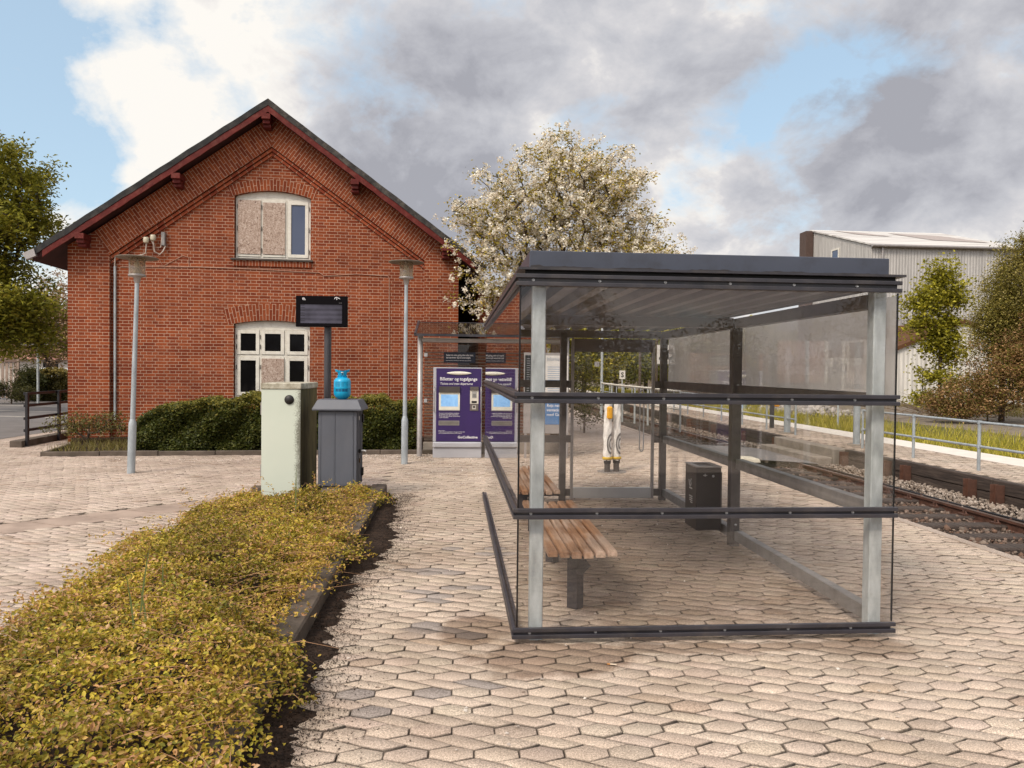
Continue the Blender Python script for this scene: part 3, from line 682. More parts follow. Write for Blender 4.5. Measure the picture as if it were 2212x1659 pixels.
ua, ub = .30, .50
sL = il[0] - ua; sR = ir[0] + ua
plate([(il[0], il[1]), (apex_s, apex_o), (apex_s, band_z(apex_s)), (sL, min(il[1] + ub, band_z(sL)))], 'gable_band', M['brickL'], P_ - .003)
plate([(apex_s, apex_o), (ir[0], ir[1]), (sR, min(ir[1] + ub, band_z(sR))), (apex_s, band_z(apex_s))], 'gable_band', M['brickR'], P_ - .003)
# two corbel courses that follow the gable
M['runL'] = brick_mat('corbel brick left', 'run', math.atan2(apex_o - il[1], apex_s - il[0]), base=(.30,.07,.03)); M['runR'] = brick_mat('corbel brick right', 'run', math.atan2(ir[1] - apex_o, ir[0] - apex_s), base=(.30,.07,.03))
for k, (pr, dz) in enumerate(((-.085, -.085), (-.045, -.175))):
    for (a, b, mt) in ((il, (apex_s, apex_o), 'runL'), ((apex_s, apex_o), ir, 'runR')):
        h = .068
        plate([(a[0], a[1] + dz), (b[0], b[1] + dz), (b[0], b[1] + dz + h), (a[0], a[1] + dz + h)], 'corbel', M[mt], pr, -.001)
# segmental arches of standing brick, flush + 4 mm
def arch_brick(l, r, C, th, nm, ext=.0, hdr=0):
    a0 = C[3] + ext; n = 16; poly = [(C[0] + C[2] * math.sin(-a0 + 2*a0*i/n), C[1] + C[2] * math.cos(-a0 + 2*a0*i/n)) for i in range(n+1)]
    ro = C[2] + th; poly += [(C[0] + ro * math.sin(a0 - 2*a0*i/n), C[1] + ro * math.cos(a0 - 2*a0*i/n)) for i in range(n+1)]
    q = MB(); m_ = n + 1
    for i in range(n): q.add([(poly[k][0], -.006, poly[k][1]) for k in (i, i+1, 2*m_-2-i, 2*m_-1-i)], [(0,1,2,3)])
    q.build('arch', brick_mat(nm, 'arch', 0, (C[0], C[1], C[2])), house)
arch_brick(ul, ur, uC, .245, 'upper arch brick', .03); arch_brick(ll, lr, lC, .365, 'lower arch brick', .035)
# windows
M['pane_dark'] = None
t = NT('window glass'); p = t.pbr((.006,.0055,.006), .03, 0, None, .12); M['pane_dark'] = p
t = NT('sky window glass'); t.pbr((.055,.075,.14), .015, 0, None, .6); M['pane_sky'] = t.m
def frame_rect(mb, l, r, b_, t_, wd, y0, y1):
    mb.box(l, l + wd, y0, y1, b_, t_); mb.box(r - wd, r, y0, y1, b_, t_); mb.box(l + wd, r - wd, y0, y1, b_, b_ + wd); mb.box(l + wd, r - wd, y0, y1, t_ - wd, t_)
def window(l, r, bot, top, C, splits, rows):
    root_ = MB(); root_.box(l + .01, r - .01, .10, .16, top - .055, top)          # head
    frame_rect(root_, l + .012, r - .012, bot + .005, top, .045, .09, .155)
    for s_ in splits: root_.box(s_ - .02, s_ + .02, .092, .153, bot + .05, top - .045)
    for z_ in rows: root_.box(l + .057, r - .057, .094, .151, z_ - .028, z_ + .028)
    fr = root_.build('window', M['white'], house, .004)
    n = 12; pts = [(l + .02 + (r - l - .04) * i / n) for i in range(n + 1)]
    hd = MB().prism([(pts[0], top + .001)] + [(pts[-1], top + .001)] + [(x, arc_z(x, l, r, C) - .006) for x in reversed(pts)], lambda a, b, d: (a, d, b), .10, .15); hd.build('head_board', M['white'], fr)
    return fr
utop = q2(A2, 300, 1048)[1] - .0; ltop = q2(A4, 300, 522)[1]
x1, x2 = q2(A2, 528, 1300)[0], q2(A2, 743, 1300)[0]
uw = window(ul, ur, usill + .0, utop, uC, [x1, x2], [])
def sash(fr, l, r, b_, t_, mat, kind, wd=.05):
    m_ = MB(); frame_rect(m_, l, r, b_, t_, wd, .075, .125); m_.build('sash', M['white'], fr, .004)
    BX(kind, mat, fr, l + wd - .004, r - wd + .004, .10, .112, b_ + wd - .004, t_ - wd + .004)
def board(fr, l, r, b_, t_): BX('boarding', M['osb'], fr, l, r, .062, .088, b_, t_)
g = .03; ub_, ut_ = usill + .05, utop - .045
sash(uw, ul + .057, x1 - g + .01, ub_ + .005, ut_, M['pane_dark'], 'pane'); sash(uw, x1 + g - .01, x2 - g + .01, ub_ + .005, ut_, M['pane_dark'], 'pane'); sash(uw, x2 + g - .005, ur - .06, ub_ + .005, ut_, M['pane_sky'], 'pane', .075)
a0 = q2(A2, 322, 1070); a1 = q2(A2, 518, 1545); board(uw, a0[0], a1[0], a1[1], a0[1]); a0 = q2(A2, 540, 1095); a1 = q2(A2, 730, 1550); board(uw, a0[0], a1[0], a1[1], a0[1])
tr = q2(A4, 600, 768)[1]; y1_, y2_ = q2(A4, 516, 700)[0], q2(A4, 732, 700)[0]
lw = window(ll, lr, lsill, ltop, lC, [y1_, y2_], [tr])
for (l, r) in ((ll + .057, y1_ - .022), (y1_ + .022, y2_ - .022), (y2_ + .022, lr - .057)):
    sash(lw, l, r, tr + .03, ltop - .05, M['pane_dark'], 'pane', .075)
    sash(lw, l, r, lsill + .05, tr - .03, M['pane_dark'], 'pane', .075)
a0 = q2(A4, 527, 790); board(lw, a0[0], q2(A4, 722, 790)[0], lsill + .25, a0[1])
for (fr, xs_, zs_) in ((uw, (ul + .05, x1, ur - .05), (usill + .2, (usill + utop) / 2, utop - .2)), (lw, (ll + .05, y1_, lr - .05), (tr + .2, ltop - .2, tr - .25))):
    for x_ in xs_:
        for z_ in zs_: BX('hinge', M['sill'], fr, x_ - .008, x_ + .008, .066, .076, z_ - .05, z_ + .05)
BX('sill', M['sill'], house, ul - .07, ur + .05, -.07, .10, usill - .04, usill, .006)
MB().box(ul - .02, ur + .01, -.03, -.001, usill - .165, usill - .042).build('sill_course', brick_mat('soldier course', 'slant', 0.0), house)
BX('sill', M['sill'], house, ll - .05, lr + .05, -.06, .10, lsill - .05, lsill, .006)
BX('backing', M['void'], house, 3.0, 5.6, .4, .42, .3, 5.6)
# roof: two slabs with overhang, red barge boards, dark roof edge
OV, TH = .50, .16
for sgn in (-1, 1):
    def rp(u, dz): # u = distance from the ridge in plan
        return (MIDS + sgn * u, RID - SL * u + dz)
    E = 4.71
    poly = [rp(0, 0), rp(E, 0), rp(E, -TH * .45), rp(0, -TH * .45)]
    MB().prism(poly, lambda a, b, d: (a, d, b), -OV + .035, HLEN + .4).build('roof', M['bit'], house)
    poly = [rp(0, -TH * .45 - .002), rp(E - .05, -TH * .45 - .002), rp(E - .05, -TH - .05), rp(0, -TH - .05)]
    MB().prism(poly, lambda a, b, d: (a, d, b), -OV + .06, HLEN + .35).build('soffit', M['soffit'], house)
    # roof edge strip (rough) and barge board
    mb = MB(); N = 26; top, bt = [], []
    for i in range(N + 1):
        u = (E + .01) * i / N; j = .012 * math.sin(i * 1.7 + sgn) * rnd.uniform(.3, 1)
        top.append(rp(u, .012 + j * .6)); bt.append(rp(u, -.128 + j))
    for i in range(N):
        mb.prism([top[i], top[i+1], bt[i+1], bt[i]], lambda a, b, d: (a, d, b), -OV, -OV + .034)
    mb.build('roof_edge', M['roofedge'] if sgn > 0 else MAT('dark roof edge', (.028,.028,.029), .8, 0, .35, 5, .3, 50, .2, (.10,.09,.08), .45, 4), house)
    mb = MB(); wob = [rp((E - .25) * i / N, -.268 + .010 * math.sin(i * 2.1) * rnd.uniform(0, 1)) for i in range(N + 1)]; tp = [rp((E - .25) * i / N, -.13) for i in range(N + 1)]
    for i in range(N): mb.prism([tp[i], tp[i+1], wob[i+1], wob[i]], lambda a, b, d: (a, d, b), -OV + .012, -OV + .05)
    mb.build('barge_board', M['redwood'], house)
MB().prism([(-.73, 3.90), (-.51, 4.01), (-.47, 3.86), (-.65, 3.78)], lambda a, b, d: (a, d, b), -OV - .03, -OV + .1).build('gutter_end', M['alu_d'], house)
# purlin ends
for (px, py) in ((576, 255), (382, 383), (175, 512), (767, 396), (963, 539)):
    s_, z_ = fac(px, py, -OV + .1); b = MB().box(s_ - .09, s_ + .09, -OV + .0, -.0, z_ - .045, z_ + .07).box(s_ - .075, s_ + .075, -OV + .06, 0, z_ - .125, z_ - .046).box(s_ - .08, s_ + .08, -OV + .13, 0, z_ - .19, z_ - .126)
    b.build('purlin_end', M['redwood'], house, .006)
# cable duct, insulators, junction box, thin cables
il_s = il[0]
d0 = fac(246, 575, -.03); MB().tube([(d0[0] + .02, -.03, .45), (d0[0] + .02, -.03, d0[1])], .028, 8).build('conduit', M['galv'], house)
c0 = fac(318, 520, -.05); c1 = fac(333, 515, -.05); cb = fac(352, 515, -.06)
for c_ in (c0, c1): MB().lathe([(0, .0), (.045, .0), (.055, .02), (.062, .06), (.055, .115), (.045, .125), (0, .125)], n=14).build('insulator', MAT('cream porcelain', (.55,.5,.38), .3), house)
ins = [o for o in house.children if o.name.startswith('insulator')]
for o_, c_ in zip(ins, (c0, c1)): o_.location = (c_[0], -.12, c_[1] - .06)
BX('junction_box', M['galv_dull'], house, cb[0] - .03, cb[0] + .05, -.10, -.001, cb[1] - .16, cb[1] + .13, .01)
wire = MB(); z0 = fac(300, 553, -.05)[1]
wire.tube([(d0[0] + .02, -.04, d0[1]), (d0[0] + .03, -.05, z0 - .05), (d0[0] + .10, -.05, z0), (c0[0] - .15, -.06, z0 + .01), (c0[0] - .02, -.09, z0 + .05), (c0[0] + .01, -.12, c0[1] - .06)], .016, 6)
wire.tube([(c1[0], -.12, c1[1] - .06), (c1[0] + .02, -.10, z0 + .10), (c1[0] + .12, -.07, z0 + .04), (cb[0] + .01, -.07, z0 + .12), (cb[0] + .05, -.06, cb[1] - .16)], .016, 6)
wire.tube([(c1[0] - .03, -.12, c1[1] - .06), (c1[0] + .03, -.13, c1[1] - .22), (cb[0] - .03, -.11, cb[1] - .2), (cb[0] - .01, -.09, cb[1] + .05)], .008, 5)
wire.build('cable', MAT('pale cable', (.5,.42,.36), .6), house)
thin = MB(); pts = [fac(px, py, -.012) for px, py in ((260, 576), (430, 577), (560, 582), (690, 589), (700, 596), (770, 592), (838, 596))]
thin.tube([(a, -.012, b) for a, b in pts] + [(pts[-1][0] + .03, -.012, pts[-1][1] - .06), (fac(841, 700)[0], -.012, fac(841, 700)[1]), (fac(839, 860)[0], -.012, .8)], .008, 5)
pts = [fac(px, py, -.012) for px, py in ((345, 562), (352, 575), (395, 552), (408, 556), (408, 577))]; thin.tube([(a, -.012, b) for a, b in pts], .006, 5)
thin.build('cable', MAT('pinkish cable', (.42,.24,.17), .6), house)

# wing to the right, set back
wing = thing('brick_wing', W(8.85, 1.6), 'low brick side wing of the station half hidden by the blossom tree', 'building', HA)
mb = MB(); mb.box(0, 1.75, 0, 4.5, 0, 3.55); mb.build('wall', M['brick'], wing)
BX('shade_panel', M['void'], wing, -.68, -.002, 2.6, 2.7, 0, 3.5); BX('roof', M['bit'], wing, -.66, 1.9, -.2, 4.7, 3.552, 3.72)  # black sheet added to stand for the shade in the gap beside the house


# bed along the house
bed = MB().add([W(a, b, .03 + .07 * (b > -1)) for a, b in BEDP], [(0,1,2,3,4)]).build('bed_soil', M['soil']); bed['kind'] = 'structure'
hk = thing('kerb', W(0, HKERB, 0), 'thin brown edging stones in front of the hedge along the station house', 'kerb', HA)
MB().bar((.66, .03, .025), (BEDL[0], BEDL[1] - HKERB, .025), .06, .10).build('edging_stone', M['kerb'], hk, .008)
x = .63
while x < 6.6: 
    BX('edging_stone', M['kerb'], hk, x, x + .985, -.045, .03, -.03, .085 + rnd.uniform(-.006, .006), .01); x += .993
# hedge
def hedge(name, lab, x0, x1, y0, y1, h, n, size, pal, pw, frame, seed, cat='hedge', taper=.5, top_pal=None):
    rng = np.random.default_rng(seed); root = thing(name, frame @ Vector(((x0 + x1) / 2, (y0 + y1) / 2, 0)), lab, cat, HA if frame is HM else 0)
    L, Wd = (x1 - x0), (y1 - y0)
    nn = int(n * 1.5); x = rng.uniform(-L/2, L/2, nn); y = rng.uniform(-Wd/2, Wd/2, nn); u = rng.uniform(0, 1, nn)
    hh = h * (1 + .05 * np.sin(x * 3.1 + seed) + .045 * np.sin(x * 7.7) + .03 * np.sin(x * 17)) * np.clip(.35 + (x + L/2) / taper, 0, 1) ** .5
    bul = 1 + .12 * np.sin(x * 2.3 + u * 4) + .08 * np.sin(x * 6.1 - u * 7)
    z = .03 + (hh - .03) * u
    face = rng.uniform(0, 1, nn)
    yy = np.where(face < .55, -Wd/2 * bul * (1 - .25 * (u > .85)) + np.abs(rng.normal(0, .07, nn)), y); z = np.where(face >= .55, hh - np.abs(rng.normal(0, .07, nn)), z)
    z += rng.normal(0, .02, nn)
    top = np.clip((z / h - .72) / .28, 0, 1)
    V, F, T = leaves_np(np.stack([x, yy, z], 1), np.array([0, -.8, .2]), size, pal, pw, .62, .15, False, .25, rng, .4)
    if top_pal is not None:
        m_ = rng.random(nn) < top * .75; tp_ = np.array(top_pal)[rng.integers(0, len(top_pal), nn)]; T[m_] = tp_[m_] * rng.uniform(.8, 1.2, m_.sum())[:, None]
    np_mesh('foliage', V, [F], M['leaf'], root, tints=T)
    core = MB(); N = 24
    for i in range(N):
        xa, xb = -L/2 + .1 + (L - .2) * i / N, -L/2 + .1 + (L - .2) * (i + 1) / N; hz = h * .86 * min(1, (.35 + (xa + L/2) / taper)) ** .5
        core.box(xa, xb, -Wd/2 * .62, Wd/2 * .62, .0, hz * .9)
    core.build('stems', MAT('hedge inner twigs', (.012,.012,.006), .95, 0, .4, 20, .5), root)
    return root
HP = [(.06,.075,.012), (.09,.10,.016), (.13,.125,.022), (.04,.048,.010)]
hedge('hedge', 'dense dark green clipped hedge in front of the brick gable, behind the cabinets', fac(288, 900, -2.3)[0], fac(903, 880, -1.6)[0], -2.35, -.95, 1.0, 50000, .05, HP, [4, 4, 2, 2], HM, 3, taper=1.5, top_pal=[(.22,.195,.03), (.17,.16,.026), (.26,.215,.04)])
# scrubby bush with bare stems at the house corner
def bush(name, lab, base, blobs, ncl, per, sig, size, pal, pw, seed, rmin=.006, group=None, droop=0):
    return tree(name, lab, base, blobs[0][2] * 1.0, .03, blobs, ncl, per, sig, size, pal, pw, seed, cat='shrub', trunk_top=.35, rmin=rmin, group=group, droop=droop)
bp = gnd(190, 962); bush('shrub', 'straggly shrub with bare grey stems at the left corner of the station house', bp, [(-.38, 0, .36, .45, .35, .34), (.30, .1, .36, .45, .35, .36)], 130, 22, .07, .05, [(.17,.16,.04), (.12,.12,.035), (.25,.20,.07)], [3, 3, 2], 31)
# dry grass tuft patch
gv, gf_, gt = [], [], []
for i in range(1500):
    qx, qy = rnd.uniform(-.3, 2.0), rnd.uniform(HKERB + .12, -.6)
    if not in_poly(qx, qy, BEDP): continue
    p = W(qx, qy, .03); a = rnd.uniform(0, 6.28); h = rnd.uniform(.06, .2); b = Vector((math.cos(a), math.sin(a), 0)); 
    k = len(gv); gv += [p - b * .006, p + b * .006, p + Vector((rnd.gauss(0, .06), rnd.gauss(0, .06), h))]; gf_.append((k, k + 1, k + 2)); gt.append(rnd.choice([(.20,.16,.04), (.14,.13,.03), (.30,.24,.09)]))
o = np_mesh('grass_tufts', [tuple(v) for v in gv], [gf_], M['leaf'], tints=np.array(gt)); tag(o, 'dry grass tufts at the foot of the house corner', 'grass', kind='stuff')

# ================================================================== WAITING SHELTER (grey, glazed)
SX0, SX1, SY0, SY1 = .345, 2.706, 4.32, 9.22
sh = thing('waiting_shelter', (SX0, SY0, 0), 'dark grey steel and glass waiting shelter with a flat roof and three horizontal rails', 'shelter')
sh.location = (0, 0, 0)
M['glass'] = glass_mat('clear shelter glass', (.992,.988,.985), .0, .003, (.5,.46,.43), 1.6, .85)
M['glass_side'] = glass_mat('streaky side glass', (.98,.975,.97), .004, .025, (.5,.46,.43), 1.6, 1.0, 1)
M['glass_milk'] = glass_mat('dusty frosted glass', (.90,.88,.86), .02, .80, (.93,.91,.89), 1.3, 1.5)
# rails: back web with two projecting flanges, front and left side
screw_m = simple('zinc screw', (.5,.5,.5), .35, .8)
for zi, (zb, zt) in enumerate(((.033, .097), (.742, .806), (1.427, 1.492), (2.116, 2.186))):
    mb = MB(); f = .024; yf = SY0
    mb.box(SX0 + .022, SX1 - .022, yf + .018, yf + .024, zb + .003, zt - .003)
    for z in (zb, zt - f): 
        mb.prism([(SX0, yf), (SX1, yf), (SX1, yf + .024), (SX0 + .024, yf + .024)], lambda a, b, d: (a, b, d), z, z + f)
    rail = mb.build('rail', M['dark'], sh, .003, 2)
    for k in range(6):
        x = SX0 + .105 + .395 * k
        s_ = MB().lathe([(0, 0), (.0045, 0), (.0045, .004), (.0085, .004), (.0085, 0), (.0095, -.002)], n=12).build('screw', screw_m, rail); s_.location = (x, yf + .0165, (zb + zt) / 2); s_.rotation_euler = (R(90), 0, 0)
    mb = MB(); mb.box(SX0 + .018, SX0 + .024, yf + .030, SY1, zb + .003, zt - .003)
    for z in (zb, zt - f): mb.prism([(SX0, yf + .0005), (SX0 + .024, yf + .0245), (SX0 + .024, SY1), (SX0, SY1)], lambda a, b, d: (a, b, d), z, z + f)
    mb.build('rail', M['dark'], sh, .003, 2)
zs = ((.075, .765), (.785, 1.45), (1.47, 2.14))
for k, (a, b) in enumerate(zs):
    BX('glass_pane', M['glass'], sh, SX0 + .036, 2.690, SY0 + .027, SY0 + .035, a, b)
    for (y0, y1) in ((SY0 + .036, 6.742), (6.750, SY1)): BX('glass_pane', M['glass_side'], sh, SX0 + .026, SX0 + .034, y0, y1, a, b)
edge_m = simple('black glass gasket', (.008,.007,.008), .3)
BX('gasket', edge_m, sh, SX0 + .0255, SX0 + .0355, SY0 + .0262, SY0 + .0352, .098, 2.115); BX('gasket', edge_m, sh, 2.6905, 2.697, SY0 + .0262, SY0 + .037, .098, 2.115)
PX0, PX1 = 2.575, 2.655                       # right hand posts
def post(x0, x1, y0, y1, mat, top=2.10): return BX('post', mat, sh, x0, x1, y0, y1, -.02, top, .006)
post(.455, .535, 4.40, 4.48, M['galv'], 2.14); post(PX0, PX1, 4.40, 4.48, M['galv'], 2.14); post(PX0 - .01, PX1, 6.70, 6.79, M['post_in']); post(PX0, PX1, 9.13, 9.21, M['post_in']); post(1.30, 1.38, 9.13, 9.21, M['post_in']); post(.455, .535, 9.13, 9.21, M['post_in'])
for (x, y) in ((2.565, 6.745),):
    for z in (.2, .77, 1.5): o = MB().lathe([(0, .004), (.012, .004), (.012, 0)], n=10).build('bolt', screw_m, sh); o.location = (x + .05, 6.699, z); o.rotation_euler = (R(90), 0, 0)
# right wall: angle rails inside, panes outside (upper ones frosted)
for (y0, y1) in ((4.481, 6.699), (6.791, 9.129)):
    for zz_ in (.10, .77, 1.455):
        m_ = MB(); m_.box(PX1 - .052, PX1 - .044, y0, y1, zz_ - .045, zz_ + .045); m_.box(PX1 - .0435, PX1 + .022, y0, y1, zz_ + .037, zz_ + .045)
        m_.build('angle_rail', M['galv_dull'] if zz_ < 1.2 else M['post_in'], sh, .002)
for (y0, y1) in ((SY0 + .038, 6.742), (6.750, SY1)):
    for k, (a, b) in enumerate(((.055, .75), (.79, 1.46), (1.475, 2.10))): BX('glass_pane', M['glass'] if k < 2 else M['glass_milk'], sh, 2.690, 2.698, y0, y1, a, b)
# back wall: left bay rails, door
for zz_ in (.10, .77, 1.455):
    BX('angle_rail', M['post_in'], sh, .5355, 1.2995, 9.15, 9.16, zz_ - .045, zz_ + .045); BX('angle_rail', M['post_in'], sh, 1.3805, 1.44, 9.15, 9.16, zz_ - .045, zz_ + .045); BX('angle_rail', M['post_in'], sh, 2.50, 2.5745, 9.15, 9.16, zz_ - .045, zz_ + .045)
for (a, b) in ((.055, .75), (.79, 1.46), (1.475, 2.08)): BX('glass_pane', M['glass'], sh, SX0 + .036, 1.33, 9.222, 9.230, a, b)
dr = BX('door', M['glass'], sh, 1.475, 2.465, 9.163, 9.171, .16, 1.99)
BX('door_frame', M['alu_d'], dr, 1.44, 1.474, 9.145, 9.19, .02, 2.02, .003); BX('door_frame', M['alu_d'], dr, 2.466, 2.50, 9.145, 9.19, .02, 2.02, .003); BX('kick_plate', M['alu'], dr, 1.4745, 2.4655, 9.14, 9.18, .03, .16, .003); BX('door_head', M['deck'], dr, 1.4745, 2.4655, 9.15, 9.18, 1.86, 2.02)
hd = MB(); hd.tube([(2.30, 9.10, 1.35), (2.30, 9.10, .66), (2.31, 9.10, .63), (2.325, 9.10, .62), (2.34, 9.10, .63), (2.35, 9.10, .66), (2.35, 9.10, 1.35), (2.34, 9.10, 1.38), (2.325, 9.10, 1.39), (2.31, 9.10, 1.38), (2.30, 9.10, 1.35)], .008, 8, False)
hd.tube([(2.325, 9.10, .64), (2.325, 9.162, .64)], .006, 6).tube([(2.325, 9.10, 1.37), (2.325, 9.162, 1.37)], .006, 6); hd.build('door_handle', M['alu'], dr)
# roof: beams, ribbed deck, plate, slate blue fascia
for y in (6.745, 9.17): BX('beam', M['deck'], sh, .46, 2.57, y - .035, y + .035, 2.035, 2.125)
BX('beam', M['deck'], sh, .462, .53, 4.486, 9.12, 2.03, 2.12); BX('beam', M['deck'], sh, 2.575, 2.65, 4.486, 9.12, 2.03, 2.118)
prof = []; x = .46
while x < 2.52: prof += [(x, 2.132), (x + .07, 2.132), (x + .10, 2.186), (x + .17, 2.186)]; x += .2
prof = [p for p in prof if p[0] < 2.565] + [(2.565, 2.132)]
mb = MB()
for a, b in zip(prof[:-1], prof[1:]): mb.add([(a[0], 4.385, a[1]), (b[0], 4.385, b[1]), (b[0], 9.25, b[1]), (a[0], 9.25, a[1])], [(0,1,2,3)])
mb.build('roof_deck', M['deck'], sh)
BX('roof_plate', M['dark'], sh, .362, 2.735, SY0 + .01, 9.30, 2.212, 2.226)
BX('roof_core', M['black'], sh, .47, 2.56, 4.50, 9.2, 2.190, 2.2115)
BX('roof_lip', M['black'], sh, SX0 + .06, 2.69, SY0 + .05, SY0 + .06, 2.187, 2.2115)
fa = BX('fascia', M['fascia'], sh, .43, 2.652, 4.375, 9.25, 2.2265, 2.330, .004)
mb = MB(); top = []; N = 120
for i in range(N): 
    xa = .436 + (2.646 - .436) * i / N; xb = .436 + (2.646 - .436) * (i + 1) / N
    top.append(2.2285 + .010 * abs(math.sin(i * .13)) * (1 - .55 * i / N) + .006 * rnd.random() * abs(math.sin(i * .37)) + (.012 if i < 4 else 0))
for i in range(N - 1):
    xa = .436 + (2.646 - .436) * i / N; xb = .436 + (2.646 - .436) * (i + 1) / N
    mb.prism([(xa, 2.2275), (xb, 2.2275), (xb, top[i+1]), (xa, top[i])], lambda a, b, d: (a, d, b), 4.3725, 4.3749)
mb.build('peeled_paint', M['fascia_dirt'], fa)

# benches
def bench(loc, lab):
    b = thing('bench', loc, lab, 'bench', group='slatted benches in the waiting shelter'); L = 1.86
    for k in range(6):
        x = -.195 + .078 * k; dz = .014 * abs(k - 2.5) / 2.5
        m_ = MB().prism([(x - .031, .405 + dz), (x + .031, .405 + dz), (x + .031, .432 + dz), (x + .024, .447 + dz), (x - .024, .447 + dz), (x - .031, .432 + dz)], lambda p, q, d: (p, d, q), 0 + rnd.uniform(0, .012), L)
        o = m_.build('slat', M['wood'], b, .003); o.data.transform(Matrix.Identity(4))
    for y in (.30, L - .35):
        m_ = MB(); s_ = .058
        m_.prism([(-s_, 0), (0, -s_), (s_, 0), (0, s_)], lambda p, q, d: (p, y + q, d), -.02, .345); lg = m_.build('leg', M['dark'], b, .002)
        MB().prism([(-.20, .402), (.20, .402), (.20, .388), (.05, .346), (-.05, .346), (-.20, .388)], lambda p, q, d: (p, d, q), y - .03, y + .03).build('bracket', M['dark'], b)
        MB().prism([(.0, .345), (.06, .345), (.095, .30), (.03, .235), (.0, .25)], lambda p, q, d: (p, d, q), y - .064, y - .059).build('gusset', M['dark'], b)
    return b
b1 = bench((.83, 4.70, 0), 'slatted wooden bench nearest the viewer, inside the shelter beside the front post')
b2 = copy_tree(b1); b2.location = (.80, 7.12, 0); b2['label'] = 'slatted wooden bench at the back of the shelter, behind the front bench'

# waste bin
wb = thing('waste_bin', (2.46, 6.94, 0), 'dark brown square waste bin with ashtray sign beside the middle post', 'bin')
M['bin'] = MAT('brown black bin', (.052,.043,.040), .45, 0, .2, 4, .05)
BX('body', M['bin'], wb, -.145, .10, 0, .34, .10, .70, .004)
m_ = MB(); frame_rect(m_, -.15, .105, -.005, .345, .045, .7, .716)
rim = MB(); rim.box(-.15,.105,-.005,.04,.701,.715).box(-.15,.105,.30,.345,.701,.715).box(-.15,-.10,.0405,.2995,.701,.715).box(.055,.105,.0405,.2995,.701,.715); rim.build('rim', M['alu_d'], wb, .003)
MB().box(.105, .13, .06, .1, .15, .65).box(.105, .13, .24, .28, .15, .65).build('bracket', M['post_in'], wb)
o = MB().lathe([(0, .006), (.006, .006), (.006, .002), (.012, .002), (.012, 0)], n=14).build('lock', screw_m, wb); o.location = (.02, -.0005, .62); o.rotation_euler = (R(90), 0, 0)
wm = simple('white print', (.6,.58,.55), .6)
sg = MB(); sg.tube([(-.1462, .22, .56), (-.1462, .19, .50)], .004, 5); sg.tube([(-.1462, .15, .575), (-.1462, .165, .55), (-.1462, .15, .53), (-.1462, .165, .50)], .005, 5); sg.box(-.1465, -.1455, .12, .21, .475, .49)
for k, L in enumerate((.10, .085, .09, .06)): sg.box(-.1465, -.1455, .11, .11 + L, .40 - .02 * k, .41 - .02 * k)
sg.build('marking', wm, wb)
st = MB(); st.tube([(-.06, -.001, .645), (-.06, -.001, .615)], .003, 5); st.tube([(-.08, -.001, .628), (-.04, -.001, .628)], .003, 5); st.build('marking', wm, wb)

# white slab by the crossing, cigarette end
p = gnd(1607, 992); MB().prism([(-.22, 0), (.22, 0), (.20, .07), (-.20, .09)], lambda a, b, d: (a, d, b), -.12, .12)
cs = MB().add([(-.26,-.14,.0),(.26,-.16,.0),(.22,.16,.0),(-.24,.16,.0),(-.24,-.12,.10),(.24,-.14,.07),(.20,.14,.09),(-.22,.14,.11)], [(0,1,2,3),(4,5,6,7),(0,1,5,4),(1,2,6,5),(2,3,7,6),(3,0,4,7)]).build('crossing_stone', MAT('whitewashed stone', (.62,.57,.46), .9, 0, .15, 9, .4), None, .02, 2); cs.location = gnd(1607, 998, 0) ; tag(cs, 'whitewashed stone block lying on the platform edge by the track crossing', 'stone')
p = gnd(1318, 1437); cg = MB().tube([(0,0,.006),(.034,-.008,.006)], .0045, 8).build('cigarette_end', MAT('cigarette paper', (.6,.5,.38), .8)); cg.location = p; tag(cg, 'orange tipped cigarette end on the paving in front of the shelter', 'litter')
ft = MB().tube([(-.016,.0035,.006),(0,0,.006)], .0047, 8).build('filter', MAT('cork filter', (.45,.2,.06), .8), cg)

# ================================================================== TICKET MACHINE
MA = 0.0
mx0, mx1, my = -.405, .485, 13.60
tm = thing('ticket_machine', ((mx0 + mx1) / 2, my, 0), 'purple and silver ticket machine with a touch screen in the glass kiosk', 'ticket machine', MA)
Wm = mx1 - mx0; H = Wm / 2
M['purple'] = MAT('deep purple panel', (.035,.016,.098), .4, 0, .08, 3, .0); M['silver'] = MAT('silver powder coat', (.43,.43,.46), .45, .2, .05, 4, .02)
def mz(py): return CAMH + (797 - py) / FPX * (my * math.cos(YAW) - 0 + 0.0) * 1.0
def mx(px): 
    d = ray(px, 890); k = my / d.y; return d.x * k - (mx0 + mx1) / 2
def z6(zy): return mz(648 + .25 * zy)
def x6(zx): return mx(864 + .25 * zx)
BX('cabinet', M['silver'], tm, -H, H, 0, .42, .0, z6(1275), .006)
BX('shelf', M['silver'], tm, -H - .003, H + .003, -.035, .42, z6(1272) + .0, z6(1222), .02)
BX('housing', M['silver'], tm, -H, H, .002, .42, z6(1222) + .001, z6(578), .008)
pl, pr_ = x6(312), x6(700)
BX('front_panel', M['purple'], tm, pl, pr_, -.012, .0015, z6(1218), z6(586), .002)
def rect(nm, mat, zx0, zy0, zx1, zy1, y0=-.016, y1=-.0125, par=tm, bev=0): return BX(nm, mat, par, x6(zx0), x6(zx1), y0, y1, z6(zy1), z6(zy0), bev)
lw_ = simple('white lettering', (.75,.73,.75), .5)
scr = rect('screen', simple('cream screen surround', (.74,.71,.60), .4), 336, 795, 516, 945, -.02)
M['lcd'] = None
t = NT('lit blue screen'); nz = t.noise(t.coord(), 5, 5, .6, .4); c = t.ramp(nz, [(.35, (.14,.30,.56)), (.6, (.24,.43,.66)), (.8, (.55,.68,.82))]); pb = t.pbr(c, .12); t.l(c, t.p.inputs['Emission Color']); t.p.inputs['Emission Strength'].default_value = .35
M['lcd'] = pb
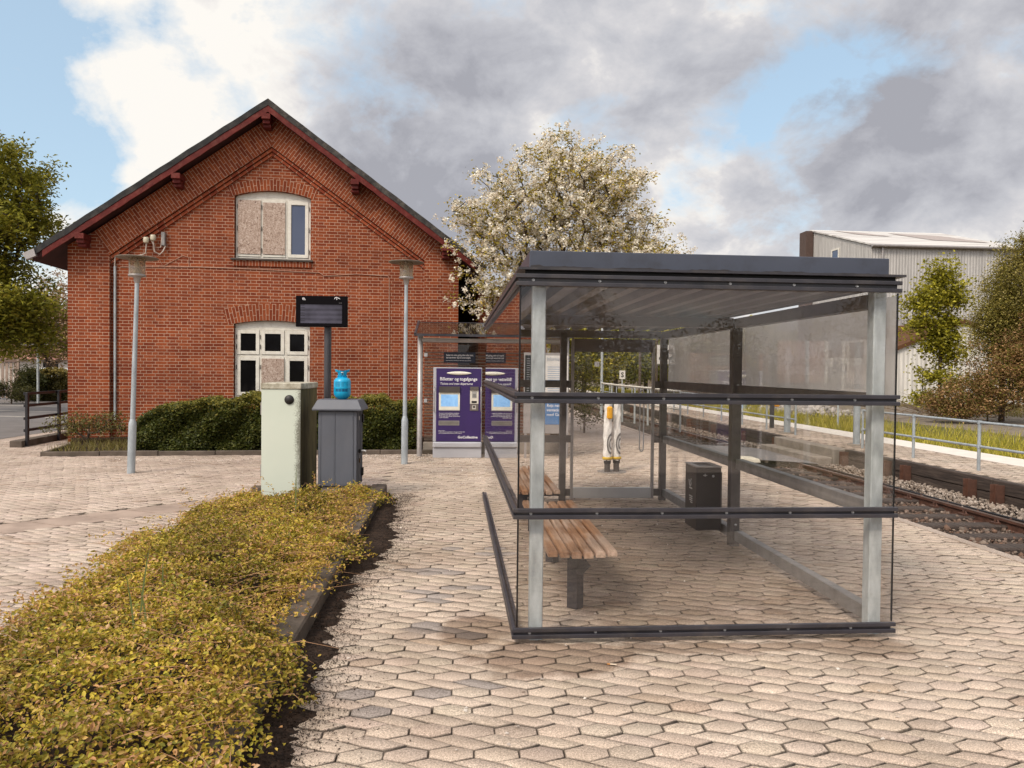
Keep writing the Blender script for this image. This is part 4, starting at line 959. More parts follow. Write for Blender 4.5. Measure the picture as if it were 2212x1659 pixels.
rect('display', M['lcd'], 353, 812, 500, 915, -.022, -.0205, scr)
rect('screen_visor', MAT('brown visor', (.06,.05,.045), .5), 338, 742, 516, 794, -.045, -.0125); rect('screen_base', M['alu_d'], 336, 946, 516, 952, -.022, -.0125)
kp = rect('card_terminal', simple('pale terminal', (.62,.58,.5), .4), 604, 774, 677, 890, -.02); rect('visor', MAT('grey visor', (.10,.085,.075), .5), 604, 742, 677, 773, -.04, -.0125, kp)
rect('keypad', simple('grey keys', (.33,.32,.3), .5), 622, 782, 660, 840, -.024, -.0205, kp)
kk = MB()
for i in range(3):
    for j in range(4): kk.box(x6(626 + 11 * i), x6(633 + 11 * i), -.026, -.0245, z6(832 - 8 * j + 3), z6(832 - 8 * j - 3))
kk.build('keys', simple('dark keys', (.12,.12,.12), .5), kp)
rect('reader_slot', M['black'], 618, 866, 662, 884, -.0215, -.0203, kp)
rd = rect('card_reader', MAT('grey brown reader', (.13,.11,.10), .4), 604, 892, 677, 950, -.022); rect('reader_mouth', simple('pale reader mouth', (.45,.42,.38), .4), 622, 904, 656, 938, -.026, -.0222, rd); rect('slot', M['black'], 630, 910, 648, 925, -.028, -.0262, rd)
tr_ = rect('ticket_tray', M['alu_d'], 335, 1038, 513, 1078, -.016); rect('tray_opening', MAT('tray hood', (.20,.185,.17), .3, .3), 339, 1042, 509, 1074, -.0175, -.0163, tr_)
# light fitting: long pointed oval
m_ = MB(); N = 20; pr = [(x6(400) + (x6(616) - x6(400)) * i / N, .040 * math.sin(math.pi * i / N) ** .6 + .001) for i in range(N + 1)]
vs = []
for x_, r_ in pr:
    for k in range(12): a = 2 * math.pi * k / 12; vs.append((x_, -.018 - .6 * r_ * math.cos(a) * .9, z6(627) + r_ * .82 * math.sin(a)))
m_.add(vs, [(i*12+k, i*12+(k+1)%12, (i+1)*12+(k+1)%12, (i+1)*12+k) for i in range(N) for k in range(12)], True); m_.build('light_fitting', simple('ivory lamp', (.72,.68,.58), .3), tm)
for s_ in (-1, 1):
    xx = s_ * (H - .018); m_ = MB().tube([(xx, .0, z6(745)), (xx, -.05, z6(755)), (xx, -.06, z6(800)), (xx, -.06, z6(900)), (xx, -.05, z6(948)), (xx, .0, z6(958))], .009, 8); m_.build('handle', M['alu_d'], tm)
BX('lock', M['black'], tm, H - .028, H - .008, -.003, .001, z6(1056), z6(1012))
def tline(s_, zx, zy, zh, bold=0, zw=None, shear=0, sp=1.0):
    """baseline zy, cap height zh, optional total width zw (picture survey units)"""
    h = z6(zy - zh) - z6(zy); o = text(s_, h / .70, lw_, tm, (x6(zx), -.0145, z6(zy)), (R(90), 0, 0), bold, shear=shear, ext=.0008, spacing=sp)
    if zw: 
        wd = max(v.co.x for v in o.data.vertices) - min(v.co.x for v in o.data.vertices); o.scale.x = (x6(zx + zw) - x6(zx)) / wd
    return o
tline('Billetter og togafgange', 343, 690, 28, .0012, 320); tline('Tickets and train departures', 343, 727, 19, .0004, 280, .25)
for k, (s_, wd) in enumerate((('Her kan du k\u00f8be enkeltbillet, pladsbillet', 174), ('og cykelbillet samt tjekke afgangstider.', 168), ('Du kan ogs\u00e5 k\u00f8be billetter og finde tilbud', 181), ('i appen Rejsebillet.', 82))): tline(s_, 337, 977 + 12.5 * k, 8, .0002, wd)
for k, (s_, wd) in enumerate((('Brug for hj\u00e6lp?', 52), ('Kontakt Kundeservice p\u00e5 tlf. 7030 som alle dage fra kl. 06-00 - 00.00', 226), ('L\u00e6s om Rejsetidsgaranti p\u00e5 GoCollective.dk/rejsetidsgaranti', 200))): tline(s_, 335, 1127 + 11 * k, 6, .0002, wd)
tline('GoCollective', 500, 1190, 21, .0014, 172)

# ================================================================== KIOSK (glass canopy round the machine)
kx0, kx1, ky = -.66, 2.08, 13.86
ks = thing('ticket_kiosk', ((kx0 + kx1) / 2, ky, 0), 'open glass kiosk on round silver posts sheltering the ticket machine', 'kiosk'); KC = (kx0 + kx1) / 2
def K(x): return x - KC
for x in (kx0, kx1): MB().lathe([(.05, 0), (.05, 2.28), (.0, 2.28)], (K(x), 0), 16).build('post', M['alu_d'], ks)
MB().tube([(K(kx0), 0, 2.16), (K(kx1), 0, 2.16)], .042, 12).build('cross_tube', M['alu_d'], ks)
kg = glass_mat('kiosk roof glass', (.55,.52,.48), .05, .35, (.20,.17,.14), 7, 1.0)
for i in range(3):
    a = kx0 - .05 + (kx1 - kx0 + .1) * i / 3; b = kx0 - .05 + (kx1 - kx0 + .1) * (i + 1) / 3
    MB().prism([(-.28, 2.245), (1.0, 2.55), (1.0, 2.56), (-.28, 2.255)], lambda p, q, d: (d, p, q), K(a) + .004, K(b) - .004).build('roof_pane', kg, ks)
MB().bar((K(kx0 - .06), -.29, 2.245), (K(kx1 + .06), -.29, 2.245), .03, .045).bar((K(kx0 - .06), 1.0, 2.555), (K(kx1 + .06), 1.0, 2.555), .02, .02).bar((K(kx0) - .08, -.30, 2.25), (K(kx0) - .08, 1.0, 2.56), .04, .06).bar((K(kx1) + .08, -.30, 2.25), (K(kx1) + .08, 1.0, 2.56), .04, .06).build('roof_frame', M['dark'], ks)
bk = .50
for i in range(2):
    a = kx0 + .06 + (kx1 - kx0 - .12) * i / 2; b = kx0 + .06 + (kx1 - kx0 - .12) * (i + 1) / 2
    gp = BX('glass_pane', glass_mat('kiosk glass', (.86,.82,.78), .01, .12, (.45,.38,.34), 3, .8) if i == 0 else bpy.data.materials['kiosk glass'], ks, K(a), K(b) - .01, bk, bk + .01, .22, 2.12)
    s_ = MB(); z = .26
    while z < 1.98: s_.box(K(a) + .001, K(b) - .011, bk - .003, bk - .0005, z, z + .024); z += .062
    s_.build('frosted_stripes', glass_mat('frosted stripe', (.7,.66,.62), .2, .75, (.48,.41,.36), 3, .6) if i == 0 else bpy.data.materials['frosted stripe'], gp)
BX('plinth', M['conc'], ks, K(kx0) + .05, K(kx1) - .05, bk - .08, bk + .12, 0, .215, .01)
for x in (kx0 + .09,):
    for z in (1.86, .98): BX('clamp', M['alu'], ks, K(x) - .035, K(x) + .03, bk - .03, bk - .0035, z, z + .07, .004)
sgp = (x6(376) + (mx0 + mx1) / 2, x6(648) + (mx0 + mx1) / 2); fct = (ky + bk) / my
navy = MAT('navy sign', (.010,.014,.032), .4, 0, .05, 3, 0)
sgn = BX('sign', navy, ks, K(sgp[0] * fct), K(sgp[1] * fct), bk - .02, bk - .0035, CAMH + (z6(538) - CAMH) * fct, CAMH + (z6(446) - CAMH) * fct)
sw = (sgp[1] - sgp[0]) * fct; sz0 = CAMH + (z6(478) - CAMH) * fct
for k, (s_, h, wd) in enumerate((('Rejser du uden gyldig billet eller kort,', .045, .86), ('kan det koste dig en kontrolafgift.', .045, .78), ('If you travel without a valid ticket, you will be liable to pay a penalty fare', .022, .79))):
    o = text(s_, h, lw_, sgn, (K(sgp[0] * fct) + sw * .07, bk - .0215, sz0 - .048 * k), (R(90), 0, 0), .0012 if k < 2 else .0004, ext=.0006); wv_ = max(v.co.x for v in o.data.vertices); o.scale.x = sw * wd / wv_
# information board right of the machine
ib = thing('information_board', (1.68, 13.62, 0), 'grey framed information board with departure list and blue poster right of the ticket machine', 'notice board')
BX('backing', M['alu_d'], ib, -.42, .42, .02, .06, .45, 1.95, .004); MB().box(-.40, -.36, .0, .06, 0, .449).box(.36, .40, .0, .06, 0, .449).build('leg', M['alu_d'], ib)
BX('timetable', MAT('black timetable', (.014,.016,.02), .3), ib, -.40, -.04, .012, .0195, 1.10, 1.90)
m_ = MB(); 
for k in range(17):
    for j in range(3): m_.box(-.37 + .10 * j, -.37 + .10 * j + (.03 if j else .07) * rnd.uniform(.6, 1), .0105, .0118, 1.83 - .042 * k, 1.842 - .042 * k)
m_.build('timetable_print', simple('grey print', (.25,.25,.26), .6), ib)
BX('notice', simple('white notice paper', (.62,.60,.57), .6), ib, -.02, .40, .012, .0195, 1.10, 1.90)
text('Information', .10, simple('grey letters', (.30,.33,.38), .6), ib, (.0, .0115, 1.80), (R(90), 0, 0), .001, sx=.75)
m_ = MB()
for k in range(13): m_.box(.02, .02 + rnd.uniform(.2, .34), .0108, .0118, 1.68 - .04 * k, 1.692 - .04 * k)
m_.build('notice_print', simple('blue grey print', (.25,.33,.45), .6), ib)
pst = BX('poster', MAT('blue poster', (.06,.16,.34), .4, 0, .1, 3, 0), ib, -.02, .38, .012, .0195, .62, 1.06)
for k, s_ in enumerate(('Rejs nemt', 'ventetid', 'med GoC')): text(s_, .075, lw_, pst, (.01, .0115, .95 - .085 * k), (R(90), 0, 0), .0005)

# ================================================================== STREET LAMPS
def lamp(loc, tip, scale, lab):
    l = thing('street_lamp', loc, lab, 'street lamp', group='galvanised park lamps on the station plaza'); h = 3.30 * scale
    tx, ty = tip
    def P(z): return (tx * z / h, ty * z / h, z)
    m_ = MB().tube([P(-.02), P(.72), P(.755), P(.82)], [.056, .056, .054, .036], 16, False).tube([P(.82), P(h * .6), P(h - .40)], [.036, .033, .030], 14, False)
    m_.build('pole', M['galv_lamp'], l)
    hz = h - .40
    b = MB().lathe([(.03, -.02), (.045, .0), (.05, .06), (.08, .075), (.122, .08), (.126, .10), (.118, .112), (.0, .112)], n=24).build('lamp_base', M['alu_d'], l); b.location = P(hz)
    g = MB().lathe([(.115, .113), (.118, .36), (.112, .362), (.108, .115)], n=28).build('lamp_glass', M['lampglass'], l); g.location = P(hz)
    c = MB().lathe([(.0, .113), (.06, .113), (.06, .19), (.045, .2), (.0, .2)], n=18).build('lamp_holder', simple('pale holder', (.55,.48,.38), .5), l); c.location = P(hz)
    bb = MB().lathe([(.0, .20), (.03, .205), (.045, .25), (.04, .29), (.02, .31), (.02, .345), (.0, .345)], n=16).build('bulb', simple('white bulb', (.75,.72,.66), .3), l); bb.location = P(hz)
    r_ = MB()
    for k in range(4): a = k * math.pi / 2 + .5; r_.tube([(.10 * math.cos(a), .10 * math.sin(a), .113), (.10 * math.cos(a), .10 * math.sin(a), .36)], .004, 6)
    o = r_.build('rod', M['alu'], l); o.location = P(hz)
    d = MB().lathe([(.0, .395), (.10, .392), (.29, .368), (.305, .360), (.29, .352), (.12, .364), (.0, .366)], n=32).build('lamp_shade', MAT('tarnished shade', (.20,.17,.135), .6, .1, .25, 6, .1) if 'tarnished shade' not in bpy.data.materials else bpy.data.materials['tarnished shade'], l); d.location = P(hz)
    return l
M['lampglass'] = glass_mat('stained lamp glass', (.93,.88,.80), .05, .34, (.80,.72,.60), 1.5, .8)
p0 = gnd(283, 1022); top = at(298, 556, (p0 - CAM).dot(fw)); lamp(p0, (top.x - p0.x, top.y - p0.y), (top.z) / 3.27, 'galvanised lamp post with flat round shade before the left pilaster of the gable')
p0 = gnd(873.5, 1002); top = at(878, 566, (p0 - CAM).dot(fw)); lamp(p0, (top.x - p0.x, top.y - p0.y), (top.z) / 3.27, 'galvanised lamp post with round flat shade, just left of the ticket kiosk')

# ================================================================== CABINETS, BOTTLE, DISPLAY
M['pale'] = None
t = NT('pale green cabinet'); v = t.coord(); n = t.noise(v, 3, 6, .65); sp = t.n('ShaderNodeSeparateXYZ'); t.l(v, sp.inputs[0])
c = t.ramp(t.noise(v, 1.2, 3), [(.3, (.56,.61,.525)), (.7, (.62,.66,.57))])
edge = t.math('ADD', t.math('MULTIPLY', t.math('ABSOLUTE', t.math('SUBTRACT', sp.outputs[0], -.02)), 4.0), t.math('MULTIPLY', t.math('SUBTRACT', n, .5), 1.2))
n7 = t.noise(v, 60, 4, .7); c = t.mix(t.math('MULTIPLY', t.ramp(t.math('ADD', t.math('MULTIPLY', sp.outputs[0], 4.35), t.math('ADD', t.math('MULTIPLY', t.math('SUBTRACT', n, .5), .9), t.math('MULTIPLY', t.math('SUBTRACT', n7, .5), .9))), [(.72, 0.), (1.08, 1.)]), .8), c, (.065,.05,.03))
M['pale'] = t.pbr(c, .6, 0, t.bump(t.noise(v, 90, 2), .12, .002))
t = NT('mossy cabinet side'); v = t.coord(scale=(4, 4, .6)); n = t.noise(v, 3, 6, .65)
M['moss'] = t.pbr(t.ramp(n, [(.3, (.028,.022,.010)), (.5, (.085,.07,.022)), (.68, (.15,.125,.05)), (.8, (.30,.28,.19))]), .85, 0, t.bump(n, .3, .004))
t = NT('stained cabinet lid'); v = t.coord(); n = t.noise(v, 7, 6, .7); M['lid'] = t.pbr(t.ramp(n, [(.35, (.16,.13,.085)), (.5, (.40,.37,.29)), (.66, (.55,.53,.45))]), .7)
cx0, cyy = gnd(606, 1083.5).x, gnd(606, 1083.5).y
pc = thing('utility_cabinet', (cx0, cyy, 0), 'tall pale green utility cabinet with a mossy side and a round black cap', 'cabinet', R(-1.5))
hw = .232
BX('body', M['pale'], pc, -hw, hw, 0, .02, .0, 1.36); BX('side', M['moss'], pc, -hw, hw, .0205, .93, .0, 1.36)
BX('lid', M['lid'], pc, -hw - .008, hw + .012, -.012, .945, 1.361, 1.435, .008)
BX('plinth', M['conc'], pc, -hw + .01, hw - .01, .01, .9, -.02, .06)
o = MB().lathe([(0, .03), (.03, .028), (.052, .016), (.058, 0)], n=24).build('cap', simple('black cap', (.014,.012,.012), .5), pc); o.location = (.098, -.0005, 1.235); o.rotation_euler = (R(90), 0, 0)
BX('hinge', M['alu_d'], pc, -hw - .012, -hw - .0005, .004, .018, 1.05, 1.2); BX('hinge', M['alu_d'], pc, -hw - .012, -hw - .0005, .004, .018, .30, .45)
gx = gnd(728, 1081); gc_ = thing('power_cabinet', (gx.x, gx.y, 0), 'slate grey plastic cabinet with a sloped lid and padlocked handle', 'cabinet', R(-2.5))
M['slate'] = MAT('slate plastic', (.105,.112,.135), .5, 0, .12, 3, .05, None, .4, (.13,.13,.145), .35, 5, (1, 1, .6))
hw = .235; BX('plinth', M['conc'], gc_, -hw + .03, hw - .01, .03, .36, -.02, .17, .006)
b = MB(); b.box(-hw, hw, 0, .40, .171, 1.10); body = b.build('body', M['slate'], gc_, .006)
m_ = MB()
for x in (-hw + .03, -.032, .19): m_.box(x - .006, x + .006, -.008, -.0005, .18, 1.095)
m_.box(-hw + .037, -.039, -.004, -.0005, .19, 1.09).box(-.025, .183, -.004, -.0005, .19, 1.09); m_.build('ribs', M['slate'], body, .002)
m_ = MB()
for y in (.05, .16, .26, .37): m_.box(hw + .0005, hw + .008, y - .008, y + .008, .18, 1.09)
m_.build('door', M['slate'], gc_, .002)
ld = MB(); a, c_ = .30, .235
ld.add([(-a,-.055,1.105),(a,-.055,1.105),(a,.46,1.105),(-a,.46,1.105),(-c_ - .01,-.0,1.235),(c_ + .01,-.0,1.235),(c_ + .01,.40,1.235),(-c_ - .01,.40,1.235),(-a,-.055,1.125),(a,-.055,1.125),(a,.46,1.125),(-a,.46,1.125)], [(3,2,1,0),(4,5,6,7),(0,1,9,8),(1,2,10,9),(2,3,11,10),(3,0,8,11),(8,9,5,4),(9,10,6,5),(10,11,7,6),(11,8,4,7)]); ld.build('lid', M['slate'], gc_, .004)
hn = MB(); hn.box(hw + .009, hw + .04, .06, .12, .575, .625); h_ = hn.build('lock', M['black'], gc_, .006); MB().tube([(hw + .03, .09, .605), (hw + .09, .06, .608), (hw + .105, .05, .60)], .010, 8).build('handle', M['alu'], h_)
MB().box(hw + .012, hw + .03, .085, .115, .455, .51).build('padlock', MAT('brass padlock', (.10,.06,.035), .4, .5), h_, .004); MB().tube([(hw + .02, .09, .51), (hw + .02, .09, .55), (hw + .02, .11, .55), (hw + .02, .11, .51)], .004, 6).build('shackle', M['galv_dull'], h_)
for z in (.32, 1.0): BX('hinge', M['black'], gc_, hw + .001, hw + .022, .34, .40, z - .06, z + .04)
BX('label_plate', simple('white label', (.6,.58,.55), .5), gc_, hw + .0085, hw + .0100, .10, .135, .98, 1.03)

bt = thing('gas_bottle', (gx.x + .03, gx.y + .17, 1.2351), 'bright blue disposable gas bottle standing on the slate grey cabinet', 'gas bottle')
M['cyan'] = MAT('bright blue enamel', (.005,.34,.60), .32, 0, .04, 4, .02); 
MB().lathe([(.05, .0), (.058, .006), (.085, .03), (.102, .06), (.104, .09), (.104, .142), (.1055, .146), (.104, .150), (.104, .215), (.100, .235), (.085, .258), (.058, .272), (.034, .278), (.0, .279)], n=40).build('body', M['cyan'], bt)
MB().lathe([(.045, -.0005), (.052, .004), (.06, .012), (.05, .02)], n=32).build('foot', M['dark'], bt)
cl = MB(); N = 40
def col_(i, z): 
    a = 2 * math.pi * i / N; r_ = .046 + .032 * ((z - .268) / .10); return (r_ * 1.12 * math.cos(a), r_ * .9 * math.sin(a), z)
def collar(lo, hi, sel): 
    for i in range(N):
        if sel(i): cl.add([col_(i, lo(i)), col_(i + 1, lo(i + 1)), col_(i + 1, hi(i + 1)), col_(i, hi(i))], [(0,1,2,3)])
collar(lambda i: .262, lambda i: .296, lambda i: True); collar(lambda i: .340, lambda i: .362 + .010 * math.cos(4 * math.pi * i / N), lambda i: True)
collar(lambda i: .296, lambda i: .340, lambda i: (i % 20) in (5, 6, 7, 8, 12, 13, 14, 15)); 
o = cl.build('collar', M['cyan'], bt); sm = o.modifiers.new('thick', 'SOLIDIFY'); sm.thickness = .004
MB().lathe([(.0, .279), (.012, .279), (.012, .325), (.018, .327), (.018, .338), (.0, .338)], n=14).box(.012, .04, -.006, .006, .30, .315).build('valve', simple('valve metal', (.62,.62,.6), .35, .6), bt)
prn = MB(); rr = .1052
def arcp(a0, a1, z0, z1):
    n = 4; A_ = [a0 + (a1 - a0) * i / n for i in range(n + 1)]
    for i in range(n): prn.add([(rr * math.sin(A_[i]), -rr * math.cos(A_[i]), z0), (rr * math.sin(A_[i+1]), -rr * math.cos(A_[i+1]), z0), (rr * math.sin(A_[i+1]), -rr * math.cos(A_[i+1]), z1), (rr * math.sin(A_[i]), -rr * math.cos(A_[i]), z1)], [(0,1,2,3)])
for k in range(5):
    z = .212 - .0125 * k; arcp(-.75, -.62, z, z + .007); arcp(-.57, -.10 + rnd.uniform(-.1, 0), z + .001, z + .005); arcp(.02, .45 + rnd.uniform(-.1, .2), z + .002, z + .0045); arcp(.5, .9, z + .002, z + .004)
for k in range(3): z = .122 - .011 * k; arcp(-.72, -.35, z, z + .007); arcp(-.30, .05, z, z + .007); arcp(.12, .4, z, z + .008); arcp(.44, .8, z, z + .007)
prn.build('printing', simple('dark blue print', (.006,.05,.15), .4), bt)

D = 10.1; pp = at(707.5, 855, D); ds = thing('information_display', (pp.x, pp.y, 0), 'black flat information display on a dark grey round pole behind the cabinets', 'display', R(-3))
MB().lathe([(.048, -.02), (.048, 2.30)], n=20).build('pole', M['dark'] if False else MAT('graphite pole', (.05,.048,.055), .45, .1, .1, 4, .03), ds)
s0, s1 = at(646, 641, D), at(753.6, 708, D); dw = (s1 - s0).length * math.cos(math.atan2(abs(s1.z - s0.z), (s1 - s0).dot(R0))) ; zc = (s0.z + s1.z) / 2; dh = abs(s0.z - s1.z); dcx = ((s0 + s1) / 2 - pp).dot(R0)
M['screenblack'] = MAT('screen bezel', (.004,.003,.004), .5, 0, 0, 5, 0, None, .06); cs_ = BX('case', M['screenblack'], ds, dcx - dw/2, dcx + dw/2, -.13, -.05, zc - dh/2, zc + dh/2, .006)
t = NT('faint screen'); v = t.coord(); sp = t.n('ShaderNodeSeparateXYZ'); t.l(v, sp.inputs[0]); wv_ = t.math('FRACT', t.math('MULTIPLY', sp.outputs[2], 15.5)); nz = t.noise(v, 3, 3)
c = t.ramp(t.math('ADD', t.math('MULTIPLY', t.math('GREATER_THAN', wv_, .5), .12), nz), [(.35, (.020,.018,.024)), (.75, (.060,.056,.075))]); pb = t.pbr(c, .3, 0, None, .2); t.l(c, t.p.inputs['Emission Color']); t.p.inputs['Emission Strength'].default_value = .5; M['faint'] = pb
BX('screen', M['faint'], cs_, dcx - dw*.405, dcx + dw*.405, -.132, -.1302, zc - dh*.385, zc + dh*.215)
m_ = MB()
for k in range(7): m_.box(dcx - dw*.40, dcx - dw*.32, -.1335, -.1322, zc + dh*(.19 - .085*k), zc + dh*(.205 - .085*k))
m_.build('row_marks', M['black'], cs_)
text('17:18', .018, simple('dim digits', (.25,.24,.25), .6), cs_, (dcx + dw*.34, -.1310, zc + dh*.26), (R(90),0,0))
m_ = MB(); x = dcx - dw*.37; z = zc + dh*.42
for (a, b, c_, d) in ((0, .028, 0, .006), (0, .006, -.02, .006), (.010, .034, -.010, -.004), (.012, .016, -.026, -.012), (.02, .024, -.026, -.012), (.028, .042, -.026, -.021), (.028, .042, -.017, -.012)): m_.box(x + a, x + b, -.1325, -.1305, z + c_, z + d)
m_.build('emblem', lw_, cs_)
m_ = MB(); x = dcx + dw*.30; z = zc + dh*.44
m_.tube([(x - .03, -.132, z - .018), (x - .022, -.132, z), (x - .005, -.132, z + .006), (x + .012, -.132, z + .002)], [.003, .005, .006, .003], 6).tube([(x + .006, -.132, z + .004), (x + .03, -.132, z - .006), (x + .045, -.132, z - .018)], [.003, .006, .003], 6).tube([(x, -.132, z), (x + .002, -.132, z - .026)], [.003, .006], 6); m_.build('emblem', lw_, cs_)

# ================================================================== CARD READERS wrapped in plastic, cover plate
M['wrap'] = MAT('white plastic wrap', (.80,.78,.75), .45, 0, .12, 7, .5, 30, .5, (.40,.35,.31), .4, 8)
yel = MAT('yellow band', (.62,.40,.02), .5); ringm = MAT('grey printed ring', (.13,.125,.125), .5)
def reader(px, lab, ph, box):
    p = gnd(px, 1020 if box else 1019); r = thing('card_reader_post', p, lab, 'card reader', group='wrapped card reader posts'); r0 = .047
    MB().lathe([(r0, -.02), (r0, .20)], n=18).build('pole', MAT('brown grey pole', (.07,.058,.052), .5, .1, .3, 9, .1) if 'brown grey pole' not in bpy.data.materials else bpy.data.materials['brown grey pole'], r)
    N = 22; m_ = MB(); vs = []; zs_ = [.19 + .03 * k for k in range(31)]
    for z in zs_:
        for k in range(N):
            a = 2 * math.pi * k / N; rad = .060 + .009 * math.sin(3 * a + z * 9 + ph) * math.sin(z * 14 + ph) + .007 * math.sin(5 * a - z * 21) - (.008 if z > .95 else 0) ; vs.append((rad * math.cos(a), rad * math.sin(a), z))
    m_.add(vs, [(i*N+k, i*N+(k+1)%N, (i+1)*N+(k+1)%N, (i+1)*N+k) for i in range(len(zs_)-1) for k in range(N)], True); m_.add(vs[-N:], [tuple(range(N))]); wrp = m_.build('plastic_wrap', M['wrap'], r)
    MB().lathe([(.072, .205), (.080, .21), (.080, .245), (.072, .25)], n=20).build('yellow_band', yel, wrp)
    MB().lathe([(.055, .14), (.058, .15), (.058, .195), (.055, .2)], n=18).build('tape', M['black'], r)
    g = MB()
    for (ra, rb) in ((.052, .082), (.115, .150)):
        for i in range(28):
            t0, t1 = [math.pi * (.5 + 1.0 * q / 28) if True else 0 for q in (i, i + 1)]
            pt = []
            for (rr_, tt) in ((ra, t0), (rb, t0), (rb, t1), (ra, t1)):
                s_ = rr_ * math.cos(tt) * .55 + .055; zz2 = .46 + rr_ * math.sin(tt) * 1.15; a = -math.pi / 2 + s_ / .078; pt.append((.0795 * math.cos(a), .0795 * math.sin(a), zz2))
            g.add(pt, [(0,1,2,3)])
    g.build('printed_ring', ringm, wrp)
    if box:
        BX('reader_head', MAT('orange yellow reader', (.75,.36,.01), .45), r, -.035, .055, -.125, -.07, .86, 1.06, .02)
    return r
reader(1311.5, 'plastic wrapped card reader post with an orange box at its top, left of the pair', 0.3, True); reader(1331, 'plastic wrapped card reader post without a box, right of the pair', 1.7, False)
p = gnd(1322, 1019); o = MB().lathe([(.0, .006), (.235, .006), (.24, .0)], n=36).build('cover_plate', MAT('round cover plate', (.20,.175,.155), .8, 0, .2, 8, .2)); o.location = p + Vector((0, .02, 0)); tag(o, 'round cover plate in the paving under the two wrapped posts', 'cover plate')

# ================================================================== TRACK
ZR, ZB = -.285, -.43; XL, XR = 5.82, 7.30
YT0, YT1 = 1.0, 130
struct('trench', MB().add([(TRK0 - .02, -5, ZB), (TRK1 + .02, -5, ZB), (TRK1 + .02, YT1, ZB), (TRK0 - .02, YT1, ZB)], [(0,1,2,3)]).build('ballast_bed', M['ballast']))
struct('edge', MB().box(TRK0 - .11, TRK0, -5, 110, -.55, .005).build('platform_edge', M['pave_far']))
M['railtop'] = MAT('rail running surface', (.16,.10,.075), .35, .6, .2, 6, .02)
for x, lab in ((XR, 'rusty railway rail on the far side of the track, below the far platform'), (XL, 'rusty railway rail next to the near platform edge')):
    r = thing('rail', (x, 0, 0), lab, 'rail', group='track rails')
    pr = [(-.07, ZR - .155), (.07, ZR - .155), (.07, ZR - .145), (.012, ZR - .125), (.012, ZR - .045), (.036, ZR - .035), (.036, ZR - .004), (-.036, ZR - .004), (-.036, ZR - .035), (-.012, ZR - .045), (-.012, ZR - .125), (-.07, ZR - .145)]
    MB().prism(pr, lambda a, b, d: (a, d, b), YT0, YT1).build('rail_web', M['rust'], r); BX('rail_head', M['railtop'], r, -.033, .033, YT0, YT1, ZR - .0038, ZR, .002)
s0_ = None; y = 5.0; i = 0
while y < 60:
    if s0_ is None:
        s0_ = thing('sleeper', (6.56, y, 0), 'dark timber sleeper bedded in the ballast under the rails', 'sleeper', group='sleepers of the track'); BX('timber', M['tar'], s0_, -1.28, 1.28, -.12, .12, ZB - .1, ZB + .065, .02)
        for xx in (XL - 6.56, XR - 6.56):
            for s_ in (-1, 1): MB().box(xx + s_ * .11 - .04, xx + s_ * .11 + .04, -.06, .06, ZB + .066, ZB + .09).tube([(xx + s_ * .11, 0, ZB + .09), (xx + s_ * .11, 0, ZB + .14)], .014, 6).tube([(xx + s_ * .09, -.05, ZB + .07), (xx + s_ * .07, 0, ZB + .11), (xx + s_ * .09, .05, ZB + .07)], .012, 6).build('rail_clip', M['rust'], s0_)
    elif y < 32: o = copy_tree(s0_); o.location = (6.56 + rnd.uniform(-.03, .03), y, rnd.uniform(-.01, .01)); o.rotation_euler = (0, 0, rnd.uniform(-.02, .02))
    y += .62
# ballast stones
def stones(name, n, xf, yf, zf, size, pal, seed, lab):
    rng = np.random.default_rng(seed); ico = bmesh.new(); bmesh.ops.create_icosphere(ico, subdivisions=1, radius=1); V0 = np.array([v.co[:] for v in ico.verts]); F0_ = np.array([[v.index for v in f.verts] for f in ico.faces]); ico.free()
    y = yf(rng, n); x = xf(rng, n, y); z = zf(rng, x, y); s = size * rng.lognormal(0, .35, n)
    ax = rng.normal(size=(n, 3, 3)); Q, _ = np.linalg.qr(ax); sc_ = np.stack([s, s * rng.uniform(.6, .95, n), s * rng.uniform(.45, .8, n)], 1)
    jit = 1 + rng.normal(0, .16, (n, len(V0), 1)); V = (V0[None] * jit * sc_[:, None, :]) @ Q + np.stack([x, y, z], 1)[:, None]
    F = (F0_[None] + (np.arange(n) * len(V0))[:, None, None]).reshape(-1, 3); pal = np.array(pal); T = pal[rng.integers(0, len(pal), n)] * rng.uniform(.7, 1.3, n)[:, None]
    o = np_mesh(name, V.reshape(-1, 3), [F], M['stone'], tints=np.repeat(T, len(F0_), 0)); tag(o, lab, 'ballast', kind='stuff'); return o
t = NT('ballast stone'); a = t.n('ShaderNodeAttribute', attribute_name='tint'); c = t.mix(1., a.outputs['Color'], t.ramp(t.noise(t.coord(), 60, 4, .7), [(.3, (.7,.7,.7)), (.7, (1.2,1.2,1.2))]), 'MULTIPLY'); M['stone'] = t.pbr(c, .9)
def yden(rng, n): return 5.0 + 45 * rng.uniform(0, 1, n) ** 2.0
def zbal(rng, x, y): return ZB + np.where(x > XR + .12, .012 + .09 * np.clip((x - XR - .12) / .5, 0, 1), .0) + rng.uniform(-.012, .014, len(x))
stones('ballast', 15000, lambda r, n, y: r.uniform(XR + .05, TRK1 - .02, n), yden, zbal, .0225, [(.27,.215,.175), (.21,.165,.13), (.33,.275,.23), (.14,.105,.08)], 3, 'pale grey ballast stones between the far rail and the far platform')
stones('ballast', 14000, lambda r, n, y: r.uniform(TRK0 + .05, XR - .08, n), yden, lambda r_, x, y: zbal(r_, x, y) + .02, .0265, [(.13,.075,.05), (.15,.10,.075), (.085,.055,.04), (.19,.145,.115)], 4, 'rust brown ballast stones between the rails')
